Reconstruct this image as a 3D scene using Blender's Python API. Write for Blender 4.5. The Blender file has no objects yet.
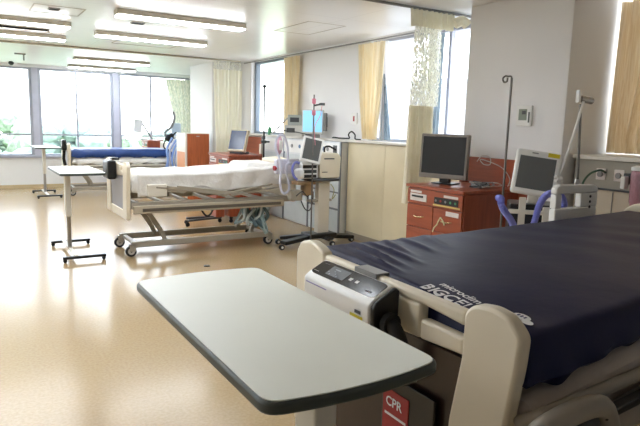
import bpy, bmesh, math, random
from mathutils import Vector, Matrix
random.seed(7)
S = bpy.context.scene
COL = S.collection
PI = math.pi

# ------------------------------------------------------------------ helpers
def lin(c):
    return tuple(((x/12.92) if x <= .04045 else ((x+.055)/1.055)**2.4) for x in c)

MATS = {}
def mat(name, rgb, rough=.5, metal=0., spec=.5, var=.04, vscale=6., bump=0., bscale=40., emit=None, estr=0., alpha=None, coat=0., trans=0.):
    """rgb is sRGB 0-1"""
    if name in MATS: return MATS[name]
    m = bpy.data.materials.new(name); m.use_nodes = True
    nt = m.node_tree; b = nt.nodes['Principled BSDF']
    c = lin(rgb)
    tc = nt.nodes.new('ShaderNodeTexCoord')
    n = nt.nodes.new('ShaderNodeTexNoise'); n.inputs['Scale'].default_value = vscale; n.inputs['Detail'].default_value = 3
    nt.links.new(tc.outputs['Object'], n.inputs['Vector'])
    r = nt.nodes.new('ShaderNodeValToRGB')
    r.color_ramp.elements[0].position = .3; r.color_ramp.elements[1].position = .7
    r.color_ramp.elements[0].color = tuple(x*(1-var) for x in c)+(1,)
    r.color_ramp.elements[1].color = tuple(min(1, x*(1+var)) for x in c)+(1,)
    nt.links.new(n.outputs['Fac'], r.inputs['Fac'])
    nt.links.new(r.outputs['Color'], b.inputs['Base Color'])
    b.inputs['Roughness'].default_value = rough; b.inputs['Metallic'].default_value = metal
    b.inputs['Specular IOR Level'].default_value = spec
    if coat: b.inputs['Coat Weight'].default_value = coat; b.inputs['Coat Roughness'].default_value = .1
    if trans: b.inputs['Transmission Weight'].default_value = trans
    if alpha is not None: b.inputs['Alpha'].default_value = alpha
    if emit: b.inputs['Emission Color'].default_value = lin(emit)+(1,); b.inputs['Emission Strength'].default_value = estr
    if bump:
        n2 = nt.nodes.new('ShaderNodeTexNoise'); n2.inputs['Scale'].default_value = bscale; n2.inputs['Detail'].default_value = 4
        nt.links.new(tc.outputs['Object'], n2.inputs['Vector'])
        bp = nt.nodes.new('ShaderNodeBump'); bp.inputs['Strength'].default_value = bump; bp.inputs['Distance'].default_value = .02
        nt.links.new(n2.outputs['Fac'], bp.inputs['Height']); nt.links.new(bp.outputs['Normal'], b.inputs['Normal'])
    MATS[name] = m
    return m

def rotm(rx=0, ry=0, rz=0):
    return Matrix.Rotation(rz, 3, 'Z') @ Matrix.Rotation(ry, 3, 'Y') @ Matrix.Rotation(rx, 3, 'X')

class MB:
    def __init__(s): s.v = []; s.f = []; s.m = []
    def add(s, vs, fs, mi=0):
        o = len(s.v); s.v += [tuple(v) for v in vs]
        s.f += [tuple(i+o for i in f) for f in fs]; s.m += [mi]*len(fs)
        return s
    def box(s, x0, x1, y0, y1, z0, z1, mi=0):
        vs = [(x, y, z) for x in (x0, x1) for y in (y0, y1) for z in (z0, z1)]
        return s.add(vs, [(0,1,3,2),(4,6,7,5),(0,4,5,1),(2,3,7,6),(0,2,6,4),(1,5,7,3)], mi)
    def obox(s, c, size, R=None, mi=0):
        R = R or Matrix.Identity(3); c = Vector(c); a, b, d = [q/2 for q in size]
        vs = [c + R @ Vector((x, y, z)) for x in (-a, a) for y in (-b, b) for z in (-d, d)]
        return s.add(vs, [(0,1,3,2),(4,6,7,5),(0,4,5,1),(2,3,7,6),(0,2,6,4),(1,5,7,3)], mi)
    def bar(s, p, q, w, h, mi=0, up=(0,0,1)):
        p = Vector(p); q = Vector(q); d = q-p; L = d.length; d.normalize()
        u = Vector(up)
        if abs(d.dot(u)) > .98: u = Vector((1,0,0))
        sd = d.cross(u).normalized(); u = sd.cross(d)
        R = Matrix((d, sd, u)).transposed()
        return s.obox((p+q)/2, (L, w, h), R, mi)
    def tube(s, pts, r, seg=10, mi=0, closed=False, caps=True):
        pts = [Vector(p) for p in pts]; n = len(pts)
        rs = r if isinstance(r, (list, tuple)) else [r]*n
        vs = []; prev = None
        for i, p in enumerate(pts):
            if closed: d = pts[(i+1) % n]-pts[i-1]
            else: d = pts[min(i+1, n-1)]-pts[max(i-1, 0)]
            d.normalize()
            if prev is None:
                u = Vector((0,0,1)) if abs(d.z) < .9 else Vector((1,0,0))
            else: u = prev
            u = (u-d*u.dot(d)).normalized(); prev = u; w = d.cross(u)
            for k in range(seg):
                a = 2*PI*k/seg
                vs.append(p+(u*math.cos(a)+w*math.sin(a))*rs[i])
        fs = []
        for i in range(n if closed else n-1):
            j = (i+1) % n
            for k in range(seg):
                l = (k+1) % seg
                fs.append((i*seg+k, i*seg+l, j*seg+l, j*seg+k))
        if caps and not closed:
            fs.append(tuple(range(seg))[::-1]); fs.append(tuple((n-1)*seg+k for k in range(seg)))
        return s.add(vs, fs, mi)
    def lathe(s, prof, c=(0,0,0), axis='Z', seg=20, mi=0, R=None):
        c = Vector(c); vs = []
        for r, h in prof:
            for k in range(seg):
                a = 2*PI*k/seg; x, y = r*math.cos(a), r*math.sin(a)
                p = {'Z': (x, y, h), 'X': (h, x, y), 'Y': (y, h, x)}[axis]
                p = Vector(p)
                if R: p = R @ p
                vs.append(c+p)
        fs = []
        for i in range(len(prof)-1):
            for k in range(seg):
                l = (k+1) % seg
                fs.append((i*seg+k, i*seg+l, (i+1)*seg+l, (i+1)*seg+k))
        fs.append(tuple(range(seg))[::-1]); fs.append(tuple((len(prof)-1)*seg+k for k in range(seg)))
        return s.add(vs, fs, mi)
    def prism(s, poly, t0, t1, plane='YZ', mi=0):
        """polygon in a plane extruded along the third axis"""
        def P(a, b, t):
            return {'YZ': (t, a, b), 'XZ': (a, t, b), 'XY': (a, b, t)}[plane]
        n = len(poly)
        vs = [P(a, b, t0) for a, b in poly]+[P(a, b, t1) for a, b in poly]
        fs = [tuple(range(n))[::-1], tuple(range(n, 2*n))]+[(i, (i+1) % n, n+(i+1) % n, n+i) for i in range(n)]
        return s.add(vs, fs, mi)
    def grid(s, fn, nu, nv, mi=0, thick=None):
        vs = [fn(i/nu, j/nv) for i in range(nu+1) for j in range(nv+1)]
        fs = [(i*(nv+1)+j, (i+1)*(nv+1)+j, (i+1)*(nv+1)+j+1, i*(nv+1)+j+1) for i in range(nu) for j in range(nv)]
        return s.add(vs, fs, mi)
    def build(s, name, mats, parent=None, bevel=0, smooth=False, bseg=2, loc=None, solid=0, subsurf=0):
        me = bpy.data.meshes.new(name); me.from_pydata(s.v, [], s.f)
        if not isinstance(mats, (list, tuple)): mats = [mats]
        for m in mats: me.materials.append(m)
        for p, mi in zip(me.polygons, s.m): p.material_index = mi
        bm = bmesh.new(); bm.from_mesh(me)
        if not solid: bmesh.ops.recalc_face_normals(bm, faces=bm.faces)
        bm.to_mesh(me); bm.free()
        if smooth:
            for p in me.polygons: p.use_smooth = True
            try: me.set_sharp_from_angle(angle=math.radians(40))
            except Exception: pass
        o = bpy.data.objects.new(name, me); COL.objects.link(o)
        if parent: o.parent = parent
        if loc: o.location = loc
        if solid:
            md = o.modifiers.new('solid', 'SOLIDIFY'); md.thickness = solid; md.offset = 0
        if subsurf:
            md = o.modifiers.new('sub', 'SUBSURF'); md.levels = subsurf; md.render_levels = subsurf
        if bevel:
            md = o.modifiers.new('bev', 'BEVEL'); md.width = bevel; md.segments = bseg; md.limit_method = 'ANGLE'; md.angle_limit = math.radians(35)
        return o

def tag(o, label, cat, group=None, kind=None):
    o['label'] = label; o['category'] = cat
    if group: o['group'] = group
    if kind: o['kind'] = kind
    return o
def thing(name, label, cat, loc=(0,0,0), rz=0, group=None):
    o = bpy.data.objects.new(name, None); COL.objects.link(o); o.empty_display_size = .1
    o.location = loc; o.rotation_euler = (0, 0, rz)
    return tag(o, label, cat, group)
def struct(o): o['kind'] = 'structure'; return o
def plabel(o, l): o['label'] = l; return o
def copy_tree(o, parent=None):
    c = o.copy(); COL.objects.link(c); c.parent = parent
    for ch in list(o.children): copy_tree(ch, c)
    return c
def smoothpath(pts, n=6, closed=False):
    pts = [Vector(p) for p in pts]; N = len(pts); out = []
    rng = range(N if closed else N-1)
    for i in rng:
        if closed: a, b, c, d = pts[i-1], pts[i], pts[(i+1) % N], pts[(i+2) % N]
        else: a, b, c, d = pts[max(i-1, 0)], pts[i], pts[i+1], pts[min(i+2, N-1)]
        for k in range(n):
            t = k/n
            out.append(.5*((2*b)+(c-a)*t+(2*a-5*b+4*c-d)*t*t+(3*b-a-3*c+d)*t**3))
    if not closed: out.append(pts[-1])
    return out
def text_mesh(name, body, size, mats, parent, M, extrude=.0006, warp=None, align='LEFT', bold=0):
    cu = bpy.data.curves.new(name+'_curve', 'FONT'); cu.body = body; cu.size = size; cu.extrude = extrude; cu.align_x = align; cu.offset = bold
    cu.resolution_u = 3
    tmp = bpy.data.objects.new('tmp', cu); COL.objects.link(tmp)
    dg = bpy.context.evaluated_depsgraph_get(); dg.update()
    me = bpy.data.meshes.new_from_object(tmp.evaluated_get(dg))
    bpy.data.objects.remove(tmp); bpy.data.curves.remove(cu)
    for v in me.vertices:
        p = M @ v.co
        if warp: p = warp(p)
        v.co = p
    me.materials.clear(); me.materials.append(mats); me.name = name
    o = bpy.data.objects.new(name, me); COL.objects.link(o)
    if parent: o.parent = parent
    return o
def M4(origin, xdir, ydir):
    x = Vector(xdir).normalized(); y = Vector(ydir); y = (y-x*y.dot(x)).normalized(); z = x.cross(y)
    m = Matrix((x, y, z)).transposed().to_4x4(); m.translation = Vector(origin)
    return m

# ------------------------------------------------------------------ materials
CREAM = mat('cream_plastic', (.89,.85,.765), .38, var=.02)
IVORY = mat('ivory_paint', (.88,.86,.81), .35, var=.02)
WHITEP = mat('white_plastic', (.92,.92,.91), .35, var=.02)
GREYP = mat('grey_plastic', (.52,.52,.52), .45)
DGREY = mat('dark_grey_plastic', (.22,.23,.24), .4)
BLACK = mat('black_plastic', (.045,.045,.05), .32)
BLACKM = mat('black_rubber', (.07,.07,.075), .7)
BLACKG = mat('black_gloss_panel', (.035,.035,.04), .15)
STEEL = mat('brushed_steel', (.72,.72,.72), .28, metal=1.)
DSTEEL = mat('dull_steel', (.45,.44,.43), .35, metal=.8)
BEDGREY = mat('bed_frame_grey', (.66,.63,.57), .4)
RAILGREY = mat('bed_rail_plastic', (.60,.57,.53), .38)
NAVY = mat('navy_vinyl', (.085,.095,.235), .46, var=.10, vscale=3, bump=.12, bscale=9, spec=.22)
BLUEV = mat('blue_vinyl', (.11,.25,.50), .4, var=.1, bump=.2, bscale=9)
SHEET = mat('white_sheet', (.88,.87,.85), .85, var=.03, bump=1, bscale=9)
PAD = mat('grey_beige_pad', (.80,.76,.73), .8, var=.06, bump=.3, bscale=10)
DBROWN = mat('dark_brown_panel', (.17,.105,.08), .3, var=.15, vscale=12)
TABLETOP = mat('cream_laminate', (.93,.94,.90), .42, var=.01)
TABLETRIM = mat('green_grey_edging', (.26,.29,.28), .45)
CHROME = mat('chrome', (.85,.85,.85), .12, metal=1.)
BRASS = mat('pale_brass', (.85,.78,.6), .25, metal=1.)
LILAC = mat('lilac_corrugated_tube', (.52,.54,.83), .4)
PALET = mat('clear_tube', (.80,.80,.86), .3)
PINKP = mat('pink_plastic', (.85,.50,.58), .4)
GREENP = mat('green_plastic', (.30,.62,.42), .4)
TEALB = mat('teal_grey_cable', (.60,.68,.68), .5)
YELLOW = mat('yellow_sticker', (.85,.78,.15), .5)
REDC = mat('red_card', (.60,.10,.12), .45, var=.03)
WHITEC = mat('white_card', (.9,.88,.88), .6, var=.01)
PAPER = mat('paper_label', (.85,.82,.80), .7)
SCREENDK = mat('dark_screen', (.05,.052,.055), .18)
SCREENGR = mat('grey_screen', (.40,.41,.41), .22)
SCREENBL = mat('blue_lit_screen', (.45,.65,.80), .25, emit=(.50,.72,.88), estr=.55)
LCD = mat('lcd_grey', (.50,.54,.48), .3)
CEILM = mat('ceiling_vent_metal', (.55,.55,.55), .5)
WALLM = mat('wall_white', (.92,.92,.925), .65, var=.012, vscale=2, bump=.03, bscale=120)
PILLM = mat('pillar_paint', (.91,.91,.915), .7, var=.012, vscale=2, bump=.03, bscale=120)
WAINM = mat('wainscot_beige', (.88,.83,.70), .45, var=.04, vscale=3)
LEDGEM = mat('ledge_top', (.86,.84,.80), .3)
ALU = mat('window_aluminium', (.66,.67,.72), .4, metal=.2)
GREYB = mat('grey_blue_frame', (.50,.55,.60), .5)
FIXT = mat('fixture_housing', (.72,.69,.62), .5)
DIFF = mat('lamp_diffuser', (.95,.95,.92), .5, emit=(.94,.97,1.0), estr=15.)
SHOE = mat('light_blue_plastic', (.55,.66,.88), .6)
LABW = mat('white_print', (.93,.93,.93), .5, var=0)

def wood(name, rgb, axis='Z'):
    m = bpy.data.materials.new(name); m.use_nodes = True; nt = m.node_tree; b = nt.nodes['Principled BSDF']
    tc = nt.nodes.new('ShaderNodeTexCoord'); mp = nt.nodes.new('ShaderNodeMapping')
    sc = {'Z': (9, 9, .8), 'Y': (9, .8, 9)}[axis]; mp.inputs['Scale'].default_value = sc
    n = nt.nodes.new('ShaderNodeTexNoise'); n.inputs['Scale'].default_value = 3; n.inputs['Detail'].default_value = 6; n.inputs['Distortion'].default_value = .6
    r = nt.nodes.new('ShaderNodeValToRGB'); c = lin(rgb)
    r.color_ramp.elements[0].position = .3; r.color_ramp.elements[1].position = .7
    r.color_ramp.elements[0].color = tuple(x*.78 for x in c)+(1,); r.color_ramp.elements[1].color = tuple(min(1, x*1.15) for x in c)+(1,)
    nt.links.new(tc.outputs['Object'], mp.inputs['Vector']); nt.links.new(mp.outputs['Vector'], n.inputs['Vector'])
    nt.links.new(n.outputs['Fac'], r.inputs['Fac']); nt.links.new(r.outputs['Color'], b.inputs['Base Color'])
    b.inputs['Roughness'].default_value = .32
    return m
REDWOOD = wood('red_brown_laminate', (.60,.29,.185))
REDWOODH = wood('red_brown_laminate_across', (.62,.305,.19), 'Y')

def floor_mat():
    m = bpy.data.materials.new('vinyl_floor'); m.use_nodes = True; nt = m.node_tree; b = nt.nodes['Principled BSDF']
    tc = nt.nodes.new('ShaderNodeTexCoord')
    n1 = nt.nodes.new('ShaderNodeTexNoise'); n1.inputs['Scale'].default_value = 55; n1.inputs['Detail'].default_value = 4
    n2 = nt.nodes.new('ShaderNodeTexNoise'); n2.inputs['Scale'].default_value = .8; n2.inputs['Detail'].default_value = 2
    for n in (n1, n2): nt.links.new(tc.outputs['Object'], n.inputs['Vector'])
    r = nt.nodes.new('ShaderNodeValToRGB')
    r.color_ramp.elements[0].position = .35; r.color_ramp.elements[1].position = .65
    a = lin((.66,.56,.41)); c = lin((.705,.605,.45))
    r.color_ramp.elements[0].color = a+(1,); r.color_ramp.elements[1].color = c+(1,)
    nt.links.new(n1.outputs['Fac'], r.inputs['Fac'])
    mx = nt.nodes.new('ShaderNodeMixRGB'); mx.blend_type = 'MULTIPLY'; mx.inputs['Fac'].default_value = .12
    nt.links.new(r.outputs['Color'], mx.inputs['Color1']); nt.links.new(n2.outputs['Fac'], mx.inputs['Color2'])
    nt.links.new(mx.outputs['Color'], b.inputs['Base Color'])
    b.inputs['Roughness'].default_value = .2; b.inputs['Specular IOR Level'].default_value = .5
    n3 = nt.nodes.new('ShaderNodeTexNoise'); n3.inputs['Scale'].default_value = 2.2; n3.inputs['Detail'].default_value = 2
    nt.links.new(tc.outputs['Object'], n3.inputs['Vector'])
    bp = nt.nodes.new('ShaderNodeBump'); bp.inputs['Strength'].default_value = .12; bp.inputs['Distance'].default_value = .02
    nt.links.new(n3.outputs['Fac'], bp.inputs['Height']); nt.links.new(bp.outputs['Normal'], b.inputs['Normal'])
    return m
FLOORM = floor_mat()

def ceiling_mat():
    m = bpy.data.materials.new('ceiling_panels'); m.use_nodes = True; nt = m.node_tree; b = nt.nodes['Principled BSDF']
    tc = nt.nodes.new('ShaderNodeTexCoord')
    br = nt.nodes.new('ShaderNodeTexBrick'); br.offset = 0; br.inputs['Scale'].default_value = 1
    br.inputs['Brick Width'].default_value = 1.8; br.inputs['Row Height'].default_value = .9; br.inputs['Mortar Size'].default_value = .004
    c = lin((.94,.94,.945)); br.inputs['Color1'].default_value = c+(1,); br.inputs['Color2'].default_value = tuple(x*.985 for x in c)+(1,)
    br.inputs['Mortar'].default_value = tuple(x*.8 for x in c)+(1,)
    nt.links.new(tc.outputs['Object'], br.inputs['Vector']); nt.links.new(br.outputs['Color'], b.inputs['Base Color'])
    b.inputs['Roughness'].default_value = .28; b.inputs['Specular IOR Level'].default_value = .55
    return m
CEILING = ceiling_mat()

def curtain_mat(name, rgb, rgb2=None, scale=(1,1,1), rough=.85, transl=.35, mesh=False, holes=.5, hscale=90):
    m = bpy.data.materials.new(name); m.use_nodes = True; nt = m.node_tree
    out = nt.nodes['Material Output']; b = nt.nodes['Principled BSDF']
    b.inputs['Roughness'].default_value = rough; b.inputs['Specular IOR Level'].default_value = .15
    tc = nt.nodes.new('ShaderNodeTexCoord'); mp = nt.nodes.new('ShaderNodeMapping'); mp.inputs['Scale'].default_value = scale
    n = nt.nodes.new('ShaderNodeTexNoise'); n.inputs['Scale'].default_value = 14; n.inputs['Detail'].default_value = 3
    r = nt.nodes.new('ShaderNodeValToRGB'); r.color_ramp.elements[0].position = .42; r.color_ramp.elements[1].position = .58
    r.color_ramp.elements[0].color = lin(rgb)+(1,); r.color_ramp.elements[1].color = lin(rgb2 or rgb)+(1,)
    nt.links.new(tc.outputs['Object'], mp.inputs['Vector']); nt.links.new(mp.outputs['Vector'], n.inputs['Vector'])
    nt.links.new(n.outputs['Fac'], r.inputs['Fac']); nt.links.new(r.outputs['Color'], b.inputs['Base Color'])
    tr = nt.nodes.new('ShaderNodeBsdfTranslucent'); nt.links.new(r.outputs['Color'], tr.inputs['Color'])
    mx = nt.nodes.new('ShaderNodeMixShader'); mx.inputs['Fac'].default_value = transl
    nt.links.new(b.outputs['BSDF'], mx.inputs[1]); nt.links.new(tr.outputs['BSDF'], mx.inputs[2])
    last = mx
    if mesh:
        vo = nt.nodes.new('ShaderNodeTexNoise'); vo.inputs['Scale'].default_value = hscale; vo.inputs['Detail'].default_value = 1
        mp2 = nt.nodes.new('ShaderNodeMapping'); mp2.inputs['Scale'].default_value = (1, 1, .35)
        nt.links.new(tc.outputs['Object'], mp2.inputs['Vector']); nt.links.new(mp2.outputs['Vector'], vo.inputs['Vector'])
        cr = nt.nodes.new('ShaderNodeValToRGB'); cr.color_ramp.elements[0].position = holes-.04; cr.color_ramp.elements[1].position = holes+.04
        nt.links.new(vo.outputs['Fac'], cr.inputs['Fac'])
        tp = nt.nodes.new('ShaderNodeBsdfTransparent'); m2 = nt.nodes.new('ShaderNodeMixShader')
        nt.links.new(cr.outputs['Color'], m2.inputs['Fac']); nt.links.new(mx.outputs[0], m2.inputs[1]); nt.links.new(tp.outputs[0], m2.inputs[2])
        last = m2
    nt.links.new(last.outputs[0], out.inputs['Surface'])
    return m
ORANGE = curtain_mat('yellow_orange_curtain', (.97,.91,.77), (.98,.94,.84), (6, 6, .2), transl=.35)
CREAMC = curtain_mat('cream_cubicle_curtain', (.975,.965,.90), (.985,.975,.93), (5, 5, .3), transl=.4)
BEIGEC = curtain_mat('beige_cubicle_curtain', (.95,.93,.85), (.965,.945,.88), (3, 3, 1), transl=.35)
MESHC = curtain_mat('mesh_header_curtain', (.985,.985,.94), (.99,.99,.96), (3, 3, 1), transl=.65, mesh=True, holes=.50, hscale=85)
PATC = curtain_mat('patterned_curtain', (.90,.89,.82), (.76,.78,.72), (4, 4, 1.2), transl=.2)
SHEERC = curtain_mat('white_sheer_curtain', (.96,.96,.97), (.98,.98,.98), (5, 5, .3), transl=.6)
ORANGEG = curtain_mat('tan_curtain', (.90,.81,.66), (.94,.87,.75), (7, 7, .25), transl=.06)

def glass_mat():
    m = bpy.data.materials.new('window_glass'); m.use_nodes = True; nt = m.node_tree
    out = nt.nodes['Material Output']; nt.nodes.remove(nt.nodes['Principled BSDF'])
    t = nt.nodes.new('ShaderNodeBsdfTransparent'); t.inputs['Color'].default_value = (.97,.98,.98,1)
    g = nt.nodes.new('ShaderNodeBsdfGlossy'); g.inputs['Roughness'].default_value = .02
    lw = nt.nodes.new('ShaderNodeLayerWeight'); lw.inputs['Blend'].default_value = .5
    fr = nt.nodes.new('ShaderNodeMath'); fr.operation = 'POWER'; fr.inputs[1].default_value = 5
    nt.links.new(lw.outputs['Facing'], fr.inputs[0])
    mx = nt.nodes.new('ShaderNodeMixShader')
    nt.links.new(fr.outputs[0], mx.inputs['Fac']); nt.links.new(t.outputs[0], mx.inputs[1]); nt.links.new(g.outputs[0], mx.inputs[2])
    nt.links.new(mx.outputs[0], out.inputs['Surface'])
    return m
GLASS = glass_mat()
def clear_plastic(name, rgb):
    m = bpy.data.materials.new(name); m.use_nodes = True; nt = m.node_tree
    out = nt.nodes['Material Output']; b = nt.nodes['Principled BSDF']
    b.inputs['Base Color'].default_value = lin(rgb)+(1,); b.inputs['Roughness'].default_value = .15
    t = nt.nodes.new('ShaderNodeBsdfTransparent'); t.inputs['Color'].default_value = lin(rgb)+(1,)
    n = nt.nodes.new('ShaderNodeTexNoise'); n.inputs['Scale'].default_value = 8
    mr = nt.nodes.new('ShaderNodeMapRange'); mr.inputs['To Min'].default_value = .35; mr.inputs['To Max'].default_value = .6
    mx = nt.nodes.new('ShaderNodeMixShader')
    nt.links.new(n.outputs['Fac'], mr.inputs['Value']); nt.links.new(mr.outputs[0], mx.inputs['Fac'])
    nt.links.new(b.outputs[0], mx.inputs[1]); nt.links.new(t.outputs[0], mx.inputs[2]); nt.links.new(mx.outputs[0], out.inputs['Surface'])
    return m
CLEARPINK = clear_plastic('clear_pink_plastic', (.88,.70,.76))

# ------------------------------------------------------------------ setting
CZ = 2.68
WX = 4.62            # window wall
RX = 5.0
PX = 4.15            # pillar face
FY = 14.25           # far wall
LX = -4.6; BY = -3.2
mb = MB(); mb.box(LX-.2, 5.25, BY-.2, FY+.2, -.15, 0); struct(mb.build('floor', FLOORM))
mb = MB(); mb.box(LX-.2, 5.25, BY-.2, FY+.2, CZ, CZ+.25); struct(mb.build('ceiling', CEILING))
mb = MB(); mb.box(LX-.2, LX, BY, FY, 0, CZ); struct(mb.build('wall_left', WALLM))
mb = MB(); mb.box(LX-.2, 5.2, BY-.2, BY, 0, CZ); struct(mb.build('wall_back', WALLM))
# far wall under the windows
mb = MB(); mb.box(LX, 5.0, FY, FY+.2, 0, .68); mb.box(LX, 5.0, FY, FY+.2, 2.61, CZ); mb.box(4.92, 5.2, FY, FY+.2, .68, 2.61)
struct(mb.build('wall_far', WALLM))
mb = MB(); mb.box(LX, WX, FY-.05, FY+.12, .66, .71); struct(mb.build('trim_1', ALU, bevel=.004))
mb = MB(); mb.box(LX, WX, FY-.015, FY, 0, .07); struct(mb.build('baseboard_far', mat('baseboard_tan', (.78,.70,.56), .5)))

def window(name, plane, a0, a1, z0, z1, mull=(), trans=(), fr=.05, depth=.08, base=0., fm=ALU):
    """window in the far wall ('Y' plane at base) or the right wall ('X' plane)"""
    f = MB()
    def bx(a, b, c, d, t0, t1, m=f):
        if plane == 'Y': m.box(a, b, base+t0, base+t1, c, d)
        else: m.box(base+t0, base+t1, a, b, c, d)
    bx(a0, a0+fr, z0, z1, .02, .02+depth); bx(a1-fr, a1, z0, z1, .02, .02+depth)
    bx(a0+fr, a1-fr, z0, z0+fr*.7, .02, .02+depth); bx(a0+fr, a1-fr, z1-fr*.7, z1, .02, .02+depth)
    for x in mull: bx(x-.02, x+.02, z0+fr*.7, z1-fr*.7, .03, .09)
    cuts = [a0+fr]+sum([[x-.02, x+.02] for x in mull], [])+[a1-fr]
    for z in trans:
        for i in range(0, len(cuts), 2): bx(cuts[i], cuts[i+1], z-.018, z+.018, .035, .085)
    root = bpy.data.objects.new(name, None); COL.objects.link(root); struct(root)
    f.build('window_frame', fm, root)
    g = MB(); bx(a0+fr*.8, a1-fr*.8, z0+.02, z1-.02, .058, .062, g); g.build('window_pane', GLASS, root)
    return root
k = 1
for a0, a1, mu in ((-3.62,-2.02,(-2.86,)), (-1.96,-.32,(-1.16,)), (-.26,1.38,(.6,)), (1.50,3.08,(2.29,)), (3.20,4.90,(3.96,))):
    w = window('window_%d' % k, 'Y', a0, a1, .70, 2.61, mu, (1.17,), .06, .10, FY); k += 1
    h = MB(); h.box(mu[0]-.03, mu[0]-.01, FY+.0, FY+.035, 1.62, 1.76); h.build('window_handle', GREYP, w)
mb = MB()
for x0, x1 in ((-4.6,-3.62), (-2.02,-1.96), (-.32,-.26), (1.38,1.50), (3.08,3.20)): mb.box(x0, x1, FY-.03, FY+.13, .71, 2.61)
struct(mb.build('trim_2', mat('mullion_paint', (.74,.74,.80), .5)))

# right wall: solid parts, window openings A (Y 8.6..9.95), B (4.12..6.30), recess window C (1.2..2.95)
LZ = 1.36
mb = MB()
mb.box(WX, WX+.2, 4.10, 11.98, 0, LZ-.02)            # low wall
mb.box(WX, WX+.2, 6.30, 8.60, LZ-.02, CZ)           # between the windows
mb.box(WX, WX+.2, 9.98, 11.98, LZ-.02, CZ)
mb.box(WX, WX+.2, 4.10, 6.30, 2.65, CZ); mb.box(WX, WX+.2, 8.60, 9.98, 2.65, CZ)
mb.box(RX, RX+.2, 11.98, FY, 0, CZ); mb.box(WX+.2, RX+.2, 11.8, 11.98, 0, CZ)
mb.box(RX, RX+.2, BY, 1.0, 0, CZ); mb.box(RX, RX+.2, 1.0, 3.0, 0, LZ-.02); mb.box(RX, RX+.2, 1.0, 3.0, 2.65, CZ)
struct(mb.build('wall_right', WALLM))
mb = MB(); mb.box(PX, RX+.2, 3.0, 4.10, 0, CZ); struct(mb.build('wall_pillar', PILLM, bevel=.006))
mb = MB(); mb.box(PX, WX, 10.72, 11.98, 0, CZ); struct(mb.build('wall_pillar_far', PILLM, bevel=.006))
# lower wainscot with ledge
mb = MB()
ys = [4.10, 5.0, 5.85, 6.68]
for a, b in zip(ys[:-1], ys[1:]): mb.box(WX-.05, WX, a+.002, b-.002, .08, LZ-.04)
struct(mb.build('wall_wainscot', WAINM, bevel=.003))
mb = MB(); mb.box(WX-.06, WX, 4.10, 6.68, 0, .08); mb.box(WX-.02, WX, 9.25, 10.72, 0, .08); struct(mb.build('baseboard_right', mat('baseboard_grey', (.6,.56,.5), .5)))
mb = MB(); mb.box(WX-.09, WX+.10, 4.12, 10.70, LZ-.035, LZ); struct(mb.build('trim_3', LEDGEM, bevel=.006))
window('window_6', 'X', 4.10, 6.30, LZ, 2.65, (4.93,), (), .05, .08, WX+.05)
window('window_7', 'X', 8.60, 9.98, LZ, 2.65, (8.75,), (), .06, .08, WX+.05, GREYB)
window('window_8', 'X', 1.0, 3.0, LZ, 2.65, (2.0,), (), .05, .08, RX+.05)

# red-brown boards on the wall behind the bedside cabinets
mb = MB(); mb.box(PX-.025, PX, 3.25, 4.085, .08, 1.29); b = mb.build('wall_board', REDWOODH, bevel=.003); struct(b)
mb = MB(); mb.box(WX-.04, WX-.005, 9.28, 10.1, .5, 1.30); b = mb.build('wall_board_far', REDWOODH, bevel=.003); struct(b)

# ceiling hatches (thin frames)
for i, (x0, x1, y0, y1) in enumerate(((3.35,3.85,5.75,6.6), (2.0,2.9,8.55,9.3), (.7,1.2,6.7,7.2))):
    f = MB(); t = .012
    f.box(x0, x1, y0, y0+t, CZ-.004, CZ); f.box(x0, x1, y1-t, y1, CZ-.004, CZ)
    f.box(x0, x0+t, y0+t, y1-t, CZ-.004, CZ); f.box(x1-t, x1, y0+t, y1-t, CZ-.004, CZ)
    struct(f.build('trim_%d' % (4+i), mat('hatch_line', (.78,.76,.74), .5)))

# ------------------------------------------------------------------ outside
def tree(name, x, y, z0, ztop, r, label, seed, group=None):
    rnd = random.Random(seed)
    t = thing(name, label, 'tree', (x, y, z0), 0, group)
    m = MB(); m.tube([(0,0,0), (.1,0,(ztop-z0)*.4), (0,.1,(ztop-z0)*.75)], [.28,.2,.1], 8); m.build('trunk', mat('bark', (.35,.28,.22), .9), t, smooth=True)
    bm = bmesh.new()
    for i in range(34):
        a = rnd.random()*2*PI; q = rnd.random()**.5; zz = rnd.uniform(.35, 1)
        rr = r*.34*rnd.uniform(.6, 1.15)
        cz = (ztop-z0)*zz-rr; lim = r*math.sin(PI*min(.95, .25+.7*(1-zz)+.15))
        mt = Matrix.Translation((math.cos(a)*q*lim, math.sin(a)*q*lim, cz)) @ Matrix.Diagonal((rr, rr, rr*.8, 1))
        bmesh.ops.create_icosphere(bm, subdivisions=2, radius=1, matrix=mt)
    for v in bm.verts:
        v.co += Vector((rnd.uniform(-1,1), rnd.uniform(-1,1), rnd.uniform(-1,1)))*r*.035
    me = bpy.data.meshes.new('crown'); bm.to_mesh(me); bm.free()
    me.materials.append(LEAF[seed % 3])
    o = bpy.data.objects.new('crown', me); COL.objects.link(o); o.parent = t
    return t
LEAF = [mat('leaves_a', (.40,.47,.38), .9, var=.35, vscale=2.5, bump=1, bscale=5), mat('leaves_b', (.44,.50,.42), .9, var=.35, vscale=2.5, bump=1, bscale=5), mat('leaves_c', (.42,.49,.46), .9, var=.3, vscale=2.5, bump=1, bscale=5)]
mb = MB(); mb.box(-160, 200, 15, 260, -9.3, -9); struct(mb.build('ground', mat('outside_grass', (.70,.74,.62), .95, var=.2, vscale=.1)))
GN = 'trees outside the far windows'
GL = 'green tree in the hazy row outside the far windows'
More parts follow.
